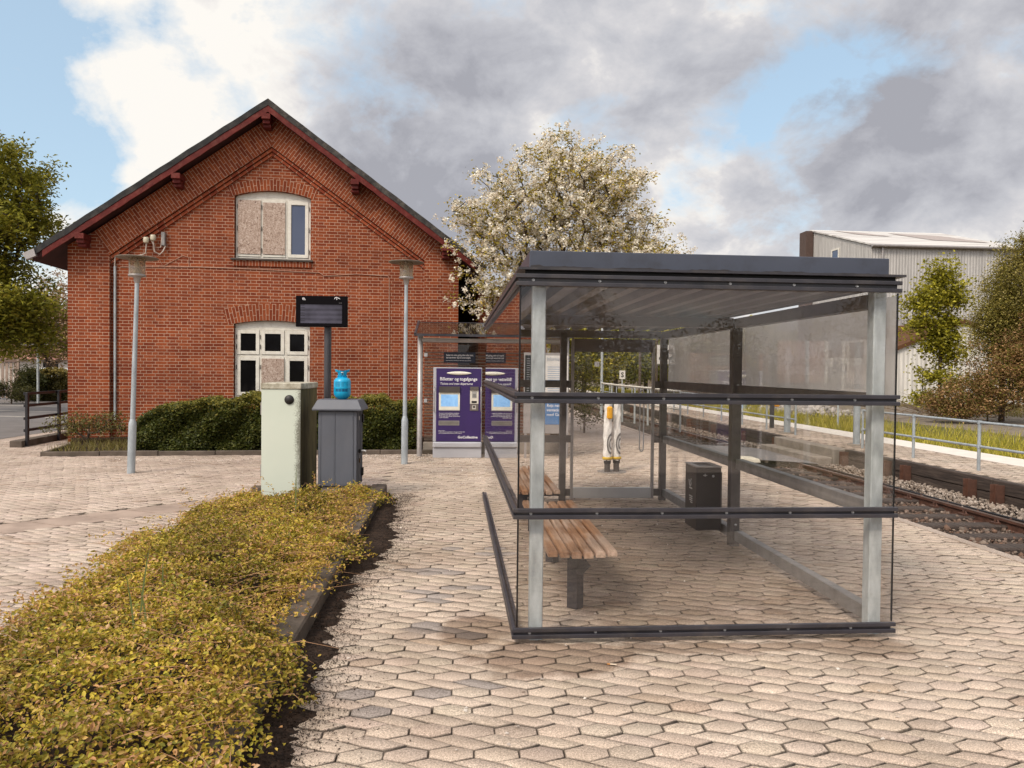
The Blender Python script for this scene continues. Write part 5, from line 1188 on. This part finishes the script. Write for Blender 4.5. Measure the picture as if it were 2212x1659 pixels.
o = MB().tube([(7.62, y, ZB + .085 + .01 * math.sin(y)) for y in np.arange(3, 34, .8)], .022, 8).build('trackside_cable', M['black']); tag(o, 'black ribbed cable lying on the ballast along the far platform', 'cable')
# crossing of asphalt with two concrete steps to the far platform
CY0, CY1 = 15.2, 18.2
cr = MB().add([(TRK0, CY0, -.002), (XL - .1, CY0, -.18), (XR + .09, CY0 - .05, ZR + .01), (TRK1 - .55, CY0 - .1, -.30), (TRK1 - .55, CY1, -.30), (XR + .09, CY1, ZR + .01), (XL - .1, CY1, -.18), (TRK0, CY1, -.002)], [(0,1,6,7),(1,2,5,6),(2,3,4,5)]).build('track_crossing', M['asphalt']); cr['kind'] = 'structure'
stp = thing('steps', (TRK1, (CY0 + CY1) / 2, 0), 'two worn concrete steps from the track crossing up to the far platform', 'steps'); BX('step', M['conc'], stp, -.55, -.21, -1.45, 1.5, -.5, -.18, .02); BX('step', M['conc'], stp, -.205, .08, -1.45, 1.5, -.5, .012, .02)

# ================================================================== FAR PLATFORM
PXB = 11.0
struct('platform', BX('far_platform', M['joint'], None, TRK1 + .14, 10.05, 2, 36, -.6, -.03)); struct('platform', BX('far_platform', M['pave_far'], None, TRK1 + .14, 10.05, 36, 120, -.6, 0))
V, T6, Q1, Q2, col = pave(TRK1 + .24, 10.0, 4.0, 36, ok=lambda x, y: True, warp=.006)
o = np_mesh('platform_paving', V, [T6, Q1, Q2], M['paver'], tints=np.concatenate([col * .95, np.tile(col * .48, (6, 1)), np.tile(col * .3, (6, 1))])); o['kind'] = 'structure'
struct('kerb', BX('platform_border', M['pave_far'], None, TRK1 + .141, TRK1 + .19, 2, 36, -.1, .002)); struct('kerb', BX('platform_border', M['pave_far'], None, 10.0, 10.05, 2, 36, -.1, .002))
struct('platform', BX('far_platform_edge', MAT('white edge strip', (.66,.61,.55), .8, 0, .08, 4, .1), None, 10.052, 10.95, 2, 120, -.6, .003))
def timber(y0, y1, lab, seed):
    tb = thing('platform_edging', (TRK1, y0, 0), lab, 'timber edging', group='timber edging of the far platform'); k = 0; y = y0
    while y < y1 - .1:
        L = min(2.6, y1 - y); BX('beam', M['tar'], tb, 0, .14, y - y0 + .006, y - y0 + L - .006, -.19, .0 + rnd.uniform(.0, .02), .012); BX('beam', M['tar'], tb, .012, .14, y - y0 + .006, y - y0 + L - .006, -.45, -.196, .012); y += L
    return tb
timber(3.0, CY0 - .05, 'black tarred timber edging of the far platform, in front of the steps', 1); timber(CY1 + .05, 60, 'black tarred timber edging of the far platform, beyond the steps', 2)
hp = None
def hpost(y, i):
    global hp
    if hp is None:
        hp = thing('retaining_post', (TRK1, y, 0), 'rusty steel section holding the timber edging of the far platform', 'steel post', group='rusty retaining posts'); m_ = MB(); m_.box(-.14, -.002, -.065, -.055, -.6, -.035).box(-.14, -.002, .055, .065, -.6, -.035).box(-.075, -.065, -.0545, .0545, -.6, -.035); m_.build('section', M['rust'], hp); return
    o = copy_tree(hp); o.location = (TRK1, y, rnd.uniform(-.01, .01))
for i, y in enumerate((6.2, 8.3, 8.9, 10.6, 11.2, 12.9, 13.5, 15.05, 18.4, 20.6, 23, 25.5, 28, 31, 34)): hpost(y, i)
# railings
def railing(x, y0, y1, step, lab, h=.82, mat='galv', slope=None, grp='tube railings on the far platform'):
    rl = thing('railing', (x, y0, 0), lab, 'railing', group=grp); ys = np.arange(y0, y1 + .01, step)
    for y in ys:
        m_ = MB().tube([(0, y - y0, -.05), (0, y - y0, h)], .027, 10)
        for z in (h * .5, h): m_.lathe([(.036, z - .03), (.036, z + .03)], (0, y - y0), 10)
        m_.build('post', M['galv_lamp'], rl)
    for z in (h * .5, h): MB().tube([(0, 0, z), (0, ys[-1] - y0, z)], .022, 10).build('rail', M['galv_lamp'], rl)
    return rl
railing(8.86, 4.7, 15.6, 1.8, 'galvanised two rail tube railing along the far platform, right of the steps')
railing(8.86, 18.7, 45, 1.8, 'galvanised two rail tube railing along the far platform, beyond the steps')
M['postgrey'] = M['galv']
def mast(p, h, r, lab): 
    o = thing('steel_mast', p, lab, 'mast', group='galvanised masts on the far platform'); MB().lathe([(r, -.05), (r, h)], n=16).build('pole', M['galv_lamp'], o); MB().lathe([(0, .03), (r * 2.6, .03), (r * 2.6, 0)], n=20).build('foot_plate', M['conc'], o); return o
mast(gnd(1850, 962), 2.35, .075, 'thick galvanised mast at the right end of the steps'); mast(gnd(1700, 936), 2.3, .085, 'thick galvanised mast at the left end of the steps')
p = gnd(1667, 924); q = thing('ticket_validator', p, 'yellow orange validator box on a dark post on the far platform', 'validator'); BX('post', M['dark'], q, -.05, .05, -.05, .05, -.02, .98); BX('case', MAT('orange yellow case', (.75,.33,.02), .45), q, .055, .20, -.10, .10, .62, 1.02, .03)
def board_sign(px, py, D, txt, w_, h_, lab, pole_to=0, col=(.68,.65,.60)):
    c = at(px, py, D); s_ = thing('speed_sign' if txt.isdigit() else 'signal_sign', (c.x, c.y, pole_to), lab, 'sign')
    z = c.z - pole_to; MB().lathe([(.03, -.1), (.03, z + h_ * .4)], n=8).build('pole', M['galv'], s_)
    b = BX('board', simple('white board', col, .5), s_, -w_/2, w_/2, -.05, -.035, z - h_/2, z + h_/2)
    text(txt, h_ * .78, simple('black numerals', (.02,.02,.02), .6), b, (0, -.052, z - h_ * .27), (R(90), 0, 0), .012, 'CENTER'); return s_
board_sign(1438, 766, 20, '50', .50, .52, 'white square speed board reading 50, far along the track', -.4); board_sign(1812, 795, 23, '50', .60, .64, 'white square speed board reading 50, behind the frosted pane beyond the far platform', -.05)
board_sign(1344, 809.5, 42, 'S', .33, .48, 'small white signal board with the letter S in the grass below the wood', 0)

# grass strip, path, ground beyond
struct('verge', MB().add([(10.95, 0, -.10), (15.2, 0, -.02), (15.2, 130, .0), (10.95, 130, -.10)], [(0,1,2,3)]).build('grass_verge', M['earth']))
struct('path', MB().add([(15.19, 0, -.02), (22, 0, .0), (22, 130, .0), (15.19, 130, -.0)], [(0,1,2,3)]).build('gravel_path', M['gravel']))
struct('yard', MB().add([(21.9, 0, -.01), (80, 0, .0), (80, 150, .0), (21.9, 150, -.0)], [(0,1,2,3)]).build('rough_ground', MAT('brown rough ground', (.12,.085,.055), .95, 0, .4, .9, .6, 15, .2, (.10,.10,.03), .7, .6)))
def grass(name, n, pf, h, pal, seed, lab):
    rng = np.random.default_rng(seed); P = pf(rng, n); a = rng.uniform(0, 6.28, n); b = np.stack([np.cos(a), np.sin(a), 0 * a], 1) * (.007 + .0004 * P[:, 1:2]); hh = h * rng.uniform(.5, 1.4, n) * (1 + .4 * np.sin(P[:, 0] * 2.1) * np.sin(P[:, 1] * .9))
    tip = P + np.stack([rng.normal(0, .3, n) * hh, rng.normal(0, .3, n) * hh, hh], 1)
    V = np.stack([P - b, P + b, tip], 1).reshape(-1, 3); F = np.arange(3 * n).reshape(-1, 3); pal = np.array(pal)
    o = np_mesh(name, V, [F], M['leaf'], tints=pal[rng.integers(0, len(pal), n)] * rng.uniform(.75, 1.2, n)[:, None]); tag(o, lab, 'grass', kind='stuff')
GP = [(.46,.40,.05), (.36,.33,.04), (.55,.45,.09), (.28,.26,.04)]
def pf(rng, n): y = 6 + 60 * rng.uniform(0, 1, n) ** 1.5; x = 10.98 + np.abs(rng.normal(0, 1.7, n)); return np.stack([np.minimum(x, 15.2 + rng.normal(0, .3, n)), y, np.full(n, -.11)], 1)
grass('grass', 26000, pf, .26, GP, 1, 'yellow green grass strip between the far platform and the gravel path')
def pf2(rng, n): return np.stack([rng.uniform(21.5, 34, n), rng.uniform(16, 42, n), np.full(n, -.02)], 1)
grass('grass', 9000, pf2, .22, [(.20,.15,.05), (.24,.19,.07), (.15,.13,.03)], 2, 'dry brown grass in front of the corrugated sheds')
stones('gravel_heap', 1500, lambda r, n, y: 14.8 + r.normal(0, .8, n), lambda r, n: r.normal(30.5, 1.0, n), lambda r, x, y: .0 + .45 * np.exp(-((x - 14.8) ** 2 + (y - 30.5) ** 2 * .5) / 1.0) * r.uniform(.5, 1, len(x)), .09, [(.34,.31,.29), (.42,.38,.35), (.26,.23,.21)], 9, 'heap of pale stones on the grass beyond the far platform')

# ================================================================== SHEDS ON THE RIGHT
def corrugated(name, pitch, base, lo, band=None):
    t = NT(name); tc = t.n('ShaderNodeTexCoord'); sp = t.n('ShaderNodeSeparateXYZ'); t.l(tc.outputs['Object'], sp.inputs[0])
    u = t.math('ADD', sp.outputs[0], sp.outputs[1]); s_ = t.math('SINE', t.math('MULTIPLY', u, 2 * math.pi / pitch))
    pn = t.noise(tc.outputs['Object'], .5, 5, .6); v2 = t.coord(scale=(1.2, 1.2, .12)); st = t.noise(v2, 2.5, 6, .65)
    sheet = t.math('FRACT', t.math('MULTIPLY', u, .9)); seam = t.math('LESS_THAN', sheet, .012)
    c = t.ramp(st, [(.3, tuple(x * .72 for x in base)), (.5, base), (.72, tuple(min(1, x * 1.18) for x in base))])
    c = t.mix(t.math('MULTIPLY', seam, .4), c, lo)
    if band: c = t.mix(t.math('MULTIPLY', t.math('LESS_THAN', sp.outputs[2], band), .45), c, lo)
    return t.pbr(c, .6, .1, t.bump(t.math('MULTIPLY', s_, .5), .8, .035), .3)
M['corr'] = corrugated('grey corrugated sheet', .21, (.47,.45,.43), (.28,.255,.25), 5.6); M['corrw'] = corrugated('white corrugated sheet', .25, (.66,.63,.58), (.35,.28,.22))
c0 = at(1876.5, 820, 50); X0, Y0 = c0.x, c0.y; dY = 8.6
big = thing('corrugated_shed', (X0, Y0, 0), 'tall grey corrugated shed with a low pitched striped roof, right of the shelter', 'shed'); LX = 10.6; E, Rg = 10.25, 12.75
MB().add([(0,0,0),(LX,0,0),(LX,0,E),(0,0,E)], [(0,1,2,3)]).add([(0,0,0),(0,0,E),(0,dY,Rg),(0,dY,0)], [(0,1,2,3)]).add([(LX,0,0),(LX,0,E),(LX,dY,Rg),(LX,dY,0)], [(0,1,2,3)]).add([(0,dY,0),(LX,dY,0),(LX,dY,Rg),(0,dY,Rg)], [(0,1,2,3)]).build('wall', M['corr'], big)
t = NT('striped sheet roof'); v = t.coord(scale=(.06, .9, .9)); n = t.noise(v, 1.0, 2); sp = t.n('ShaderNodeSeparateXYZ'); t.l(t.coord(), sp.inputs[0]); wv_ = t.math('SINE', t.math('MULTIPLY', sp.outputs[1], 6.2))
c = t.ramp(t.math('ADD', t.math('MULTIPLY', wv_, .12), n), [(.36, (.42,.385,.365)), (.5, (.58,.55,.52)), (.66, (.70,.67,.63))]); M['sroof'] = t.pbr(c, .55, .2)
for sgn in (0,):
    a, b = ((-.25, E - .02), (dY, Rg + .06)) if sgn == 0 else ((dY, Rg + .06), (2*dY + .25, E - .02))
    MB().prism([(a[0], a[1]), (b[0], b[1]), (b[0], b[1] + .10), (a[0], a[1] + .10)], lambda p, q, d: (d, p, q), -.12, LX + .2).build('roof', M['sroof'], big)
brn = MAT('brown cladding', (.075,.045,.035), .7)
BX('side_tower', brn, big, -.62, -.02, dY - .5, dY + .6, 0, Rg - .02)
for (x0, x1, u0, u1) in ((1.6, 3.4, .55, .95), (5.5, 9.0, .25, .85)):
    pts = [(x0, -.25 + (dY + .25) * u1), (x1, -.25 + (dY + .25) * (u1 - .15)), (x1 + .9, -.25 + (dY + .25) * u0), (x0 + .8, -.25 + (dY + .25) * (u0 + .1))]
    MB().add([(x, y, E - .02 + (y + .25) * (Rg + .08 - E) / (dY + .25) + .13) for x, y in pts], [(0,1,2,3)]).build('dark_roof_sheet', MAT('brown roof sheet', (.34,.29,.27), .7), big)
MB().tube([(.75, -.09, 0), (.75, -.09, E - .1)], .085, 10).build('downpipe', M['alu_d'], big); MB().tube([(-.1, -.27, E - .02), (LX + .1, -.27, E - .02)], .10, 8).build('gutter', M['alu_d'], big)
wy = 4.7; f_ = MB(); frame_rect(f_, wy - .55, wy + .55, E - .55, E + .55, .12, 0, .06); wm_ = f_.build('window', M['white'], big); wm_.data.transform(Matrix(((0, -1, 0, -.003), (1, 0, 0, 0), (0, 0, 1, 0), (0, 0, 0, 1)))); 
BX('pane', M['pane_sky'], wm_, -.03, -.012, wy - .44, wy + .44, E - .44, E + .44)
c0 = at(2080, 830, 40); low = thing('low_shed', (c0.x, c0.y, 0), 'low white corrugated shed with a rust brown gable roof, before the tall shed', 'shed'); hwid = 5.2; pk, ev = 4.42, 2.35
MB().add([(-hwid,0,-.3),(hwid,0,-.3),(hwid,0,ev),(0,0,pk),(-hwid,0,ev)], [(0,1,2,3,4)]).add([(-hwid,0,-.3),(-hwid,7.0,-.3),(-hwid,7.0,ev),(-hwid,0,ev)], [(0,1,2,3)]).add([(hwid,0,-.3),(hwid,7.0,-.3),(hwid,7.0,ev),(hwid,0,ev)], [(0,1,2,3)]).build('wall', M['corrw'], low)
M['rustroof'] = MAT('rust brown roofing', (.11,.05,.022), .9, 0, .5, 2, .3, 20, .2, (.06,.04,.025), .6, 2)
for s_ in (-1, 1): MB().prism([(s_ * (hwid + .3), ev - .12), (0, pk), (0, pk + .20), (s_ * (hwid + .3), ev + .10)], lambda a, b, d: (a, d, b), -.15, 7.1).build('roof', M['rustroof'], low)

# ================================================================== TREES
p = at(1200, 900, 15.9); 
tree('blossom_tree', 'white blossoming fruit tree between the brick gable and the glass shelter', (p.x, p.y, 0), 5.0, .13,
     [(.10,0,4.95,1.75,1.3,1.45), (-1.30,-.15,4.7,.95,.8,1.0), (-1.52,-.2,3.35,.62,.6,.95), (1.65,0,4.35,1.05,.9,.75), (.1,0,5.95,.85,.8,.75), (1.15,0,5.55,.9,.8,.75), (2.40,0,3.95,.45,.4,.35), (-.6,0,3.5,.9,.7,.8), (.6,0,3.5,1.1,.8,.8)], 540, 34, .13, .075,
     [(.42,.33,.04), (.50,.38,.055), (.28,.23,.035), (.56,.40,.11), (.14,.125,.025)], [4, 3, 3, 1.5, 2], 21, flowers=(100, .050, [(.90,.83,.70), (.93,.88,.78), (.84,.74,.60), (.70,.60,.47)], [5, 4, 3, 1.5], .135), shell=.55, rmin=.007, spray=.22)
p = gnd(-40, 905); p = at(-40, 800, 25); 
LG = [(.26,.25,.028), (.34,.31,.035), (.16,.16,.02), (.42,.36,.055)]
tree('broadleaf_tree', 'large broadleaf tree with layered green foliage at the left edge', (p.x, p.y, 0), 7, .25, [(-.2,0,7.9,2.5,2.2,1.5), (.45,0,6.5,2.1,2,1.0), (-.6,0,5.2,2.0,2,.9), (.2,0,4.0,2.2,1.8,.75), (.9,0,3.3,1.6,1.4,.6), (-1.5,0,4.5,2.2,2,1.6), (1.1,0,2.6,1.3,1.2,.6)], 520, 110, .25, .17, LG, [4, 3, 3, 1.2], 22, aspect=.42, droop=.16, up_bias=.8)
p = at(104, 800, 37); tree('copper_tree', 'pinkish brown leafed tree behind the left corner of the station house', (p.x, p.y, 0), 4.5, .12, [(.2,0,4.4,1.5,1.3,1.5), (-1.0,0,3.5,1.4,1.2,1.2), (1.0,0,3.3,1.2,1,1.4), (-.1,0,2.6,1.3,1,.8)], 260, 80, .24, .14, [(.50,.33,.20), (.40,.26,.13), (.30,.23,.07), (.58,.42,.29)], [4, 3, 2, 2], 23)
p = at(-20, 800, 40); tree('olive_tree', 'olive brown tree behind the slatted fence at the left edge', (p.x, p.y, 0), 4, .12, [(.6,0,3.2,1.6,1.3,1.3), (-1,0,3.5,1.6,1.4,1.5), (1.9,0,2.6,1.1,1,.9)], 140, 60, .25, .13, [(.38,.27,.09), (.27,.21,.05), (.46,.33,.17)], [3, 3, 2], 24)
p = at(2030, 830, 31); YG = [(.34,.31,.025), (.42,.365,.04), (.25,.235,.022), (.16,.15,.018)]
tree('maple_tree', 'young yellow green maple in front of the corrugated sheds', (p.x, p.y, -.02), 5.0, .07, [(-.05,0,5.6,.95,.8,.95), (-.85,0,4.6,.9,.8,.8), (-.95,0,3.75,.75,.7,.5), (.55,0,4.9,.75,.7,.65), (.3,0,3.9,.55,.6,.55), (.35,0,2.6,.75,.7,.55), (-.4,0,1.6,.8,.7,.35), (-.7,0,.6,.6,.5,.25), (.5,0,1.2,.6,.6,.5), (-.3,0,2.9,.7,.6,.5), (.1,0,3.3,.6,.6,.5)], 330, 34, .21, .15, YG, [4, 3, 3, 1.5], 25, aspect=.62, trunk_top=.8, shell=.75)
p = at(2165, 830, 26); BG = [(.25,.215,.045), (.33,.27,.07), (.17,.15,.03), (.42,.34,.12)]
tree('birch_tree', 'drooping olive green birch at the right edge', (p.x, p.y, -.02), 6, .10, [(.95,0,5.6,.85,.9,1.5), (.15,0,4.5,.95,.9,1.3), (-.35,0,3.4,.8,.8,1.2), (.9,0,3,1,1,1.6)], 520, 110, .17, .085, BG, [4, 3, 3, 1.5], 26, droop=.5, rmin=.006)
p = at(2135, 830, 25); bush('shrub', 'brown leafed shrub thicket under the birch at the right edge', (p.x, p.y, -.02), [(.5,0,1.6,1.1,1,1.2), (-.6,0,.95,.95,.8,.85), (-1.45,.1,.65,.65,.7,.6), (1.5,0,2.2,1.0,1,1.6)], 430, 95, .17, .085, [(.30,.17,.07), (.38,.22,.10), (.20,.14,.04), (.17,.16,.03), (.48,.31,.16)], [3, 2.5, 3, 3, 1.2], 27)
bpl = at(2060, 868, 27); bpl.z = 0
m_ = MB()
for i in range(110):
    x, y = rnd.gauss(0, .9), rnd.gauss(0, .5); a = rnd.uniform(-.7, .7) + (math.pi if rnd.random() < .5 else 0); L = rnd.uniform(.6, 1.7); z = rnd.uniform(.02, .35); up_ = rnd.uniform(-.1, .45)
    m_.tube([(x, y, z), (x + math.cos(a) * L * .5, y + math.sin(a) * L * .3, z + up_ * L * .5 + .05), (x + math.cos(a) * L, y + math.sin(a) * L * .6, max(.02, z + up_ * L))], [.014, .010, .004], 4, False)
o = m_.build('brush_pile', MAT('dry branch', (.20,.145,.10), .9)); o.location = bpl; tag(o, 'pile of bare cut branches on the ground below the maple', 'branches', kind='stuff')
# the wood beyond the end of the platform
FG = [(.26,.24,.03), (.34,.30,.04), (.17,.165,.022), (.42,.34,.06), (.09,.09,.018)]
def wood(px, D, h, w_, k, pal, lab, seed):
    p = at(px, 820, D); pal = [tuple(min(1, c * 1.6) for c in q) for q in pal]; tree(('birch_tree', 'oak_tree', 'willow_tree')[k], lab, (p.x, p.y, 0), h, .16, [(0, 0, h * .62, w_, w_ * .8, h * .36), (w_ * .4, 0, h * .35, w_ * .8, w_ * .7, h * .25), (-w_ * .4, 0, h * .4, w_ * .8, w_ * .7, h * .28)], 170, 75, w_ * .14, .26 * D / 50, pal, [4, 3, 3, 2, 2], seed, group='trees of the wood beyond the platforms')
wood(1262, 46, 6.8, 2.3, 0, FG, 'yellow green birch behind the left jamb of the shelter door', 41); wood(1330, 52, 7.2, 2.6, 1, [(.16,.165,.022), (.22,.21,.03), (.10,.10,.018), (.28,.25,.04), (.06,.065,.014)], 'dark green oak seen through the middle of the shelter door', 42)
wood(1395, 55, 7.4, 2.6, 2, FG, 'olive willow behind the right jamb of the shelter door', 43); wood(1455, 58, 7.2, 2.8, 0, FG, 'birch of the far wood behind the right back post of the shelter', 44)
wood(1530, 66, 7.2, 3.2, 1, FG, 'broad oak of the far wood behind the frosted panes, left of the middle post', 45); wood(1620, 70, 6.6, 3.4, 2, FG, 'willow of the far wood right of the middle post of the shelter', 46); wood(1705, 72, 6.0, 3.4, 0, FG, 'low birch of the far wood left of the tall shed', 47)
bk_p = gnd(1255, 905, 0); bush('shrub', 'leafy shrub growing behind the ticket kiosk, seen through the shelter door', (gnd(1262, 935).x, gnd(1262, 935).y, 0), [(0,0,.9,.45,.5,.6), (-.5,0,1.2,.5,.5,.6), (.25,0,.45,.4,.4,.35), (-.2,.3,1.6,.5,.5,.5)], 110, 40, .12, .06, [(.10,.095,.02), (.14,.125,.025), (.06,.06,.015), (.17,.12,.05)], [3, 3, 3, 1.5], 33)
struct('bank', MB().add([(-6, 34, -.03), (4.6, 30, -.01), (4.7, 60, 1.6), (-8, 60, 1.8)], [(0,1,2,3)]).build('grass_bank', M['earth']))
def pf3(rng, n): 
    x = rng.uniform(-2, 4.6, n); y = rng.uniform(33, 60, n); return np.stack([x, y, -.03 + (y - 31) / 29 * 1.55], 1)
grass('grass', 9000, pf3, .5, GP, 5, 'bright grass bank below the wood, seen through the shelter door')
wr = thing('white_railing', (0, 0, 0), 'white two rail railing on the grass bank below the wood', 'railing'); m_ = MB()
P1 = [at(px, py, D) for px, py, D in ((1300, 828, 26), (1345, 833, 24.5), (1400, 838, 23), (1470, 846, 20.5))]
for a, b in zip(P1[:-1], P1[1:]):
    MB().tube([a, b], .03, 8).build('rail', M['white'], wr); MB().tube([a - Vector((0,0,.5)), b - Vector((0,0,.5))], .025, 8).build('rail', M['white'], wr)
for a in P1 + [(P1[0] + P1[1]) / 2, (P1[1] + P1[2]) / 2, (P1[2] + P1[3]) / 2]: MB().tube([(a.x, a.y, -.05), a], .03, 8).build('post', M['galv'], wr)
p = at(1299.5, 850, 30); o = thing('steel_mast', (p.x, p.y, 0), 'slim galvanised mast with a small box, seen through the shelter door', 'mast'); MB().lathe([(.07, -.1), (.055, .3), (.05, 3.55)], n=10).build('pole', M['galv'], o); BX('box', M['alu_d'], o, -.30, -.12, -.08, .02, 1.8, 2.0)
for px, D, h in ((1382, 44, 4.6), (1418, 50, 5.2)): 
    p = at(px, 830, D); o = thing('wooden_mast', (p.x, p.y, 0), 'thin brown pole in front of the wood, ' + ('left' if px < 1400 else 'right') + ' of the two brown poles', 'mast', group='brown poles by the wood'); MB().lathe([(.09, -.1), (.07, h)], n=8).build('pole', M['bark'], o)

# ================================================================== LEFT BACKGROUND
fn = thing('slat_fence', at(37, 846, 35), 'upright weathered slat fence at the left edge behind the road', 'fence'); fn.location.z = 0; m_ = MB()
for k in range(14): x = -.10 - .19 * k; m_.box(x - .06, x + .06, .02, .045, .05, 1.80)
m_.build('slats', MAT('weathered slats', (.30,.22,.175), .9, 0, .2, 3, .2), fn); MB().box(-2.8, .0, -.02, .0195, 1.76, 1.93).box(-2.8, .0, .046, .08, .3, .4).build('rail', MAT('fence rail', (.17,.115,.09), .9), fn); BX('post', bpy.data.materials['weathered slats'], fn, .0, .09, -.03, .06, 0, 1.95)
IDN = Matrix.Identity(4)
p0 = at(28, 868, 33.5); p1 = at(190, 868, 35)
hedge('hedge', 'informal hedge with yellow top behind the road, left of the station house', p0.x, p1.x, p0.y, p0.y + 1.6, 1.35, 9000, .11, [(.075,.065,.015), (.05,.045,.012), (.11,.085,.02)], [3, 3, 2], IDN, 8, top_pal=[(.22,.165,.035), (.26,.20,.05)])
p = at(25, 865, 31); bush('shrub', 'dark spreading shrub in front of the slat fence', (p.x, p.y, 0), [(-.6,0,.5,.8,.5,.45), (.5,0,.4,.6,.5,.35)], 60, 60, .14, .09, [(.06,.06,.015), (.085,.075,.02), (.04,.04,.01)], [3, 2, 2], 34)
p = at(62, 865, 33); bush('shrub', 'dark green bush between the slat fence and the hedge', (p.x, p.y, 0), [(0,0,.9,.6,.5,.75)], 50, 60, .16, .10, [(.045,.05,.012), (.07,.07,.015)], [3, 2], 35)
p = at(80, 800, 62); hs = thing('bungalow', (p.x, p.y, 0), 'distant pale bungalow with a pink red roof beyond the trees on the left', 'building'); BX('wall', MAT('pale render', (.55,.50,.44), .9), hs, -3.4, 3.6, 0, 6, 0, 2.2)
MB().prism([(-.6, 2.1), (3, 3.4), (6.6, 2.1)], lambda a, b, d: (d, a, b), -3.8, 4.0).build('roof', MAT('pink tiles', (.36,.17,.13), .8, 0, .15, 3, .2), hs); BX('window', M['pane_dark'], hs, .5, 1.7, -.03, -.002, .9, 1.9)
p = at(133, 815, 52); cr_ = thing('parked_car', (p.x, p.y, 0), 'white parked car glimpsed between the trees and the brick house corner', 'car')
body = MB().prism([(-2.0, .25), (2.0, .25), (2.05, .7), (1.9, .9), (1.1, 1.0), (.6, 1.42), (-.9, 1.46), (-1.6, 1.05), (-2.0, .95)], lambda a, b, d: (a, d, b), -.8, .8).build('body', simple('white car paint', (.7,.7,.68), .25), cr_, .05, 2)
MB().prism([(.95, 1.02), (.52, 1.37), (-.85, 1.40), (-1.4, 1.05)], lambda a, b, d: (a, d, b), -.812, -.795).build('window', M['pane_dark'], cr_)
for x in (-1.25, 1.3): o = MB().lathe([(.0, -.1), (.3, -.1), (.32, -.08), (.32, .08), (.3, .1), (.0, .1)], n=20).build('wheel', M['black'], cr_); o.location = (x, -.72, .32); o.rotation_euler = (R(90), 0, 0)
p = at(82, 860, 30); o = thing('lamp_post', (p.x, p.y, 0), 'thin grey lamp post with a side arm beyond the road on the left', 'street lamp'); MB().tube([(0, 0, -.05), (0, 0, 2.5)], .045, 8).build('pole', M['galv'], o); MB().bar((-.7, 0, 2.45), (.45, 0, 2.45), .1, .06).build('arm', M['alu_d'], o)
# black handrail on a concrete base beside the house corner
A = gnd(50, 965, 0); B = at(160, 930, 16.9); B.z = 0; dv = (B - A).normalized(); ang = math.atan2(dv.y, dv.x); L = (B - A).length
hr = thing('handrail', A, 'black steel handrail with four rails on a concrete base left of the station house', 'railing', ang); BX('base', M['kerb'], hr, -.15, L, -.05, .18, -.05, .13, .01)
M['rblack'] = MAT('black rail paint', (.011,.010,.013), .4)
for x in (0, L * .60): BX('post', M['rblack'], hr, x - .035, x + .035, -.10, -.0505, -.0 if x == 0 else .0, 1.08, .004)
for z in (1.06, .82, .57, .33): BX('rail', M['rblack'], hr, -.03, L, -.048, -.02, z - .035, z + .02, .003)
m_ = MB()
for z in (1.05, .81, .56, .32):
    for x in (.10, L * .60 + .1): m_.box(x - .008, x + .008, -.053, -.0485, z - .01, z + .008)
m_.build('bolts', simple('white bolt heads', (.7,.7,.68), .4), hr)
# fallen petals
rng = np.random.default_rng(77); n = 3600
c = np.concatenate([np.stack([rng.normal(1.2, 1.6, n), rng.normal(12.6, 1.8, n)], 1), np.stack([rng.uniform(-2.6, -.4, 1500), 13.6 + .25 * rng.normal(size=1500)], 1), np.stack([rng.uniform(-6, -2.6, 500), 13.2 + .2 * rng.normal(size=500)], 1), np.stack([rng.uniform(-1, 4.8, 330), rng.uniform(3, 10.5, 330)], 1), np.stack([rng.uniform(-8, -1, 300), rng.uniform(9, 13, 300)], 1)])
lx = np.array([hl(x, y) for x, y in c]); ok = np.array([not (BED[0] < x < BED[1] and y < BED[3]) and x < 4.95 and y < 16.3 and not (ly > HKERB + .0 and l_ < 6.6) for (x, y), (l_, ly) in zip(c, lx)])
c = c[ok]; V, F, T = leaves_np(np.concatenate([c, np.full((len(c), 1), .006)], 1), None, .024, [(.72,.66,.60), (.60,.52,.46), (.5,.4,.33)], [4, 2, 1.5], .8, up_bias=3, rng=rng); V[:, 2] = np.maximum(V[:, 2], .004)
o = np_mesh('petals', V, [F], M['petal'], tints=T); tag(o, 'white petals fallen from the blossom tree, scattered over the paving', 'petals', kind='stuff')

# planting on the far side of the forecourt (behind the viewer; mirrored in the shelter glass)
for k, (x, y, h, w_, lab) in enumerate(((-9, -17, 4.6, 3.0, 'broad tree behind the forecourt, left of the row'), (-2.5, -19, 3.4, 2.6, 'low round tree behind the forecourt beside the broad one'), (4, -18, 4.2, 3.0, 'full tree in the middle of the row behind the forecourt'), (10.5, -20, 3.6, 3.0, 'spreading tree behind the forecourt near the track'), (17, -19, 5.0, 3.4, 'tall tree at the track end of the row behind the forecourt'))):
    tree('broadleaf_tree', lab, (x, y, 0), h, .14, [(0, 0, h * .62, w_, 1.8, h * .36), (w_ * .5, 0, h * .3, w_ * .7, 1.5, h * .28), (-w_ * .5, 0, h * .3, w_ * .7, 1.5, h * .28)], 150, 110, .32, .13, [(.12,.12,.02), (.18,.165,.03), (.08,.08,.015)], [3, 3, 2], 90 + k, group='trees behind the forecourt')
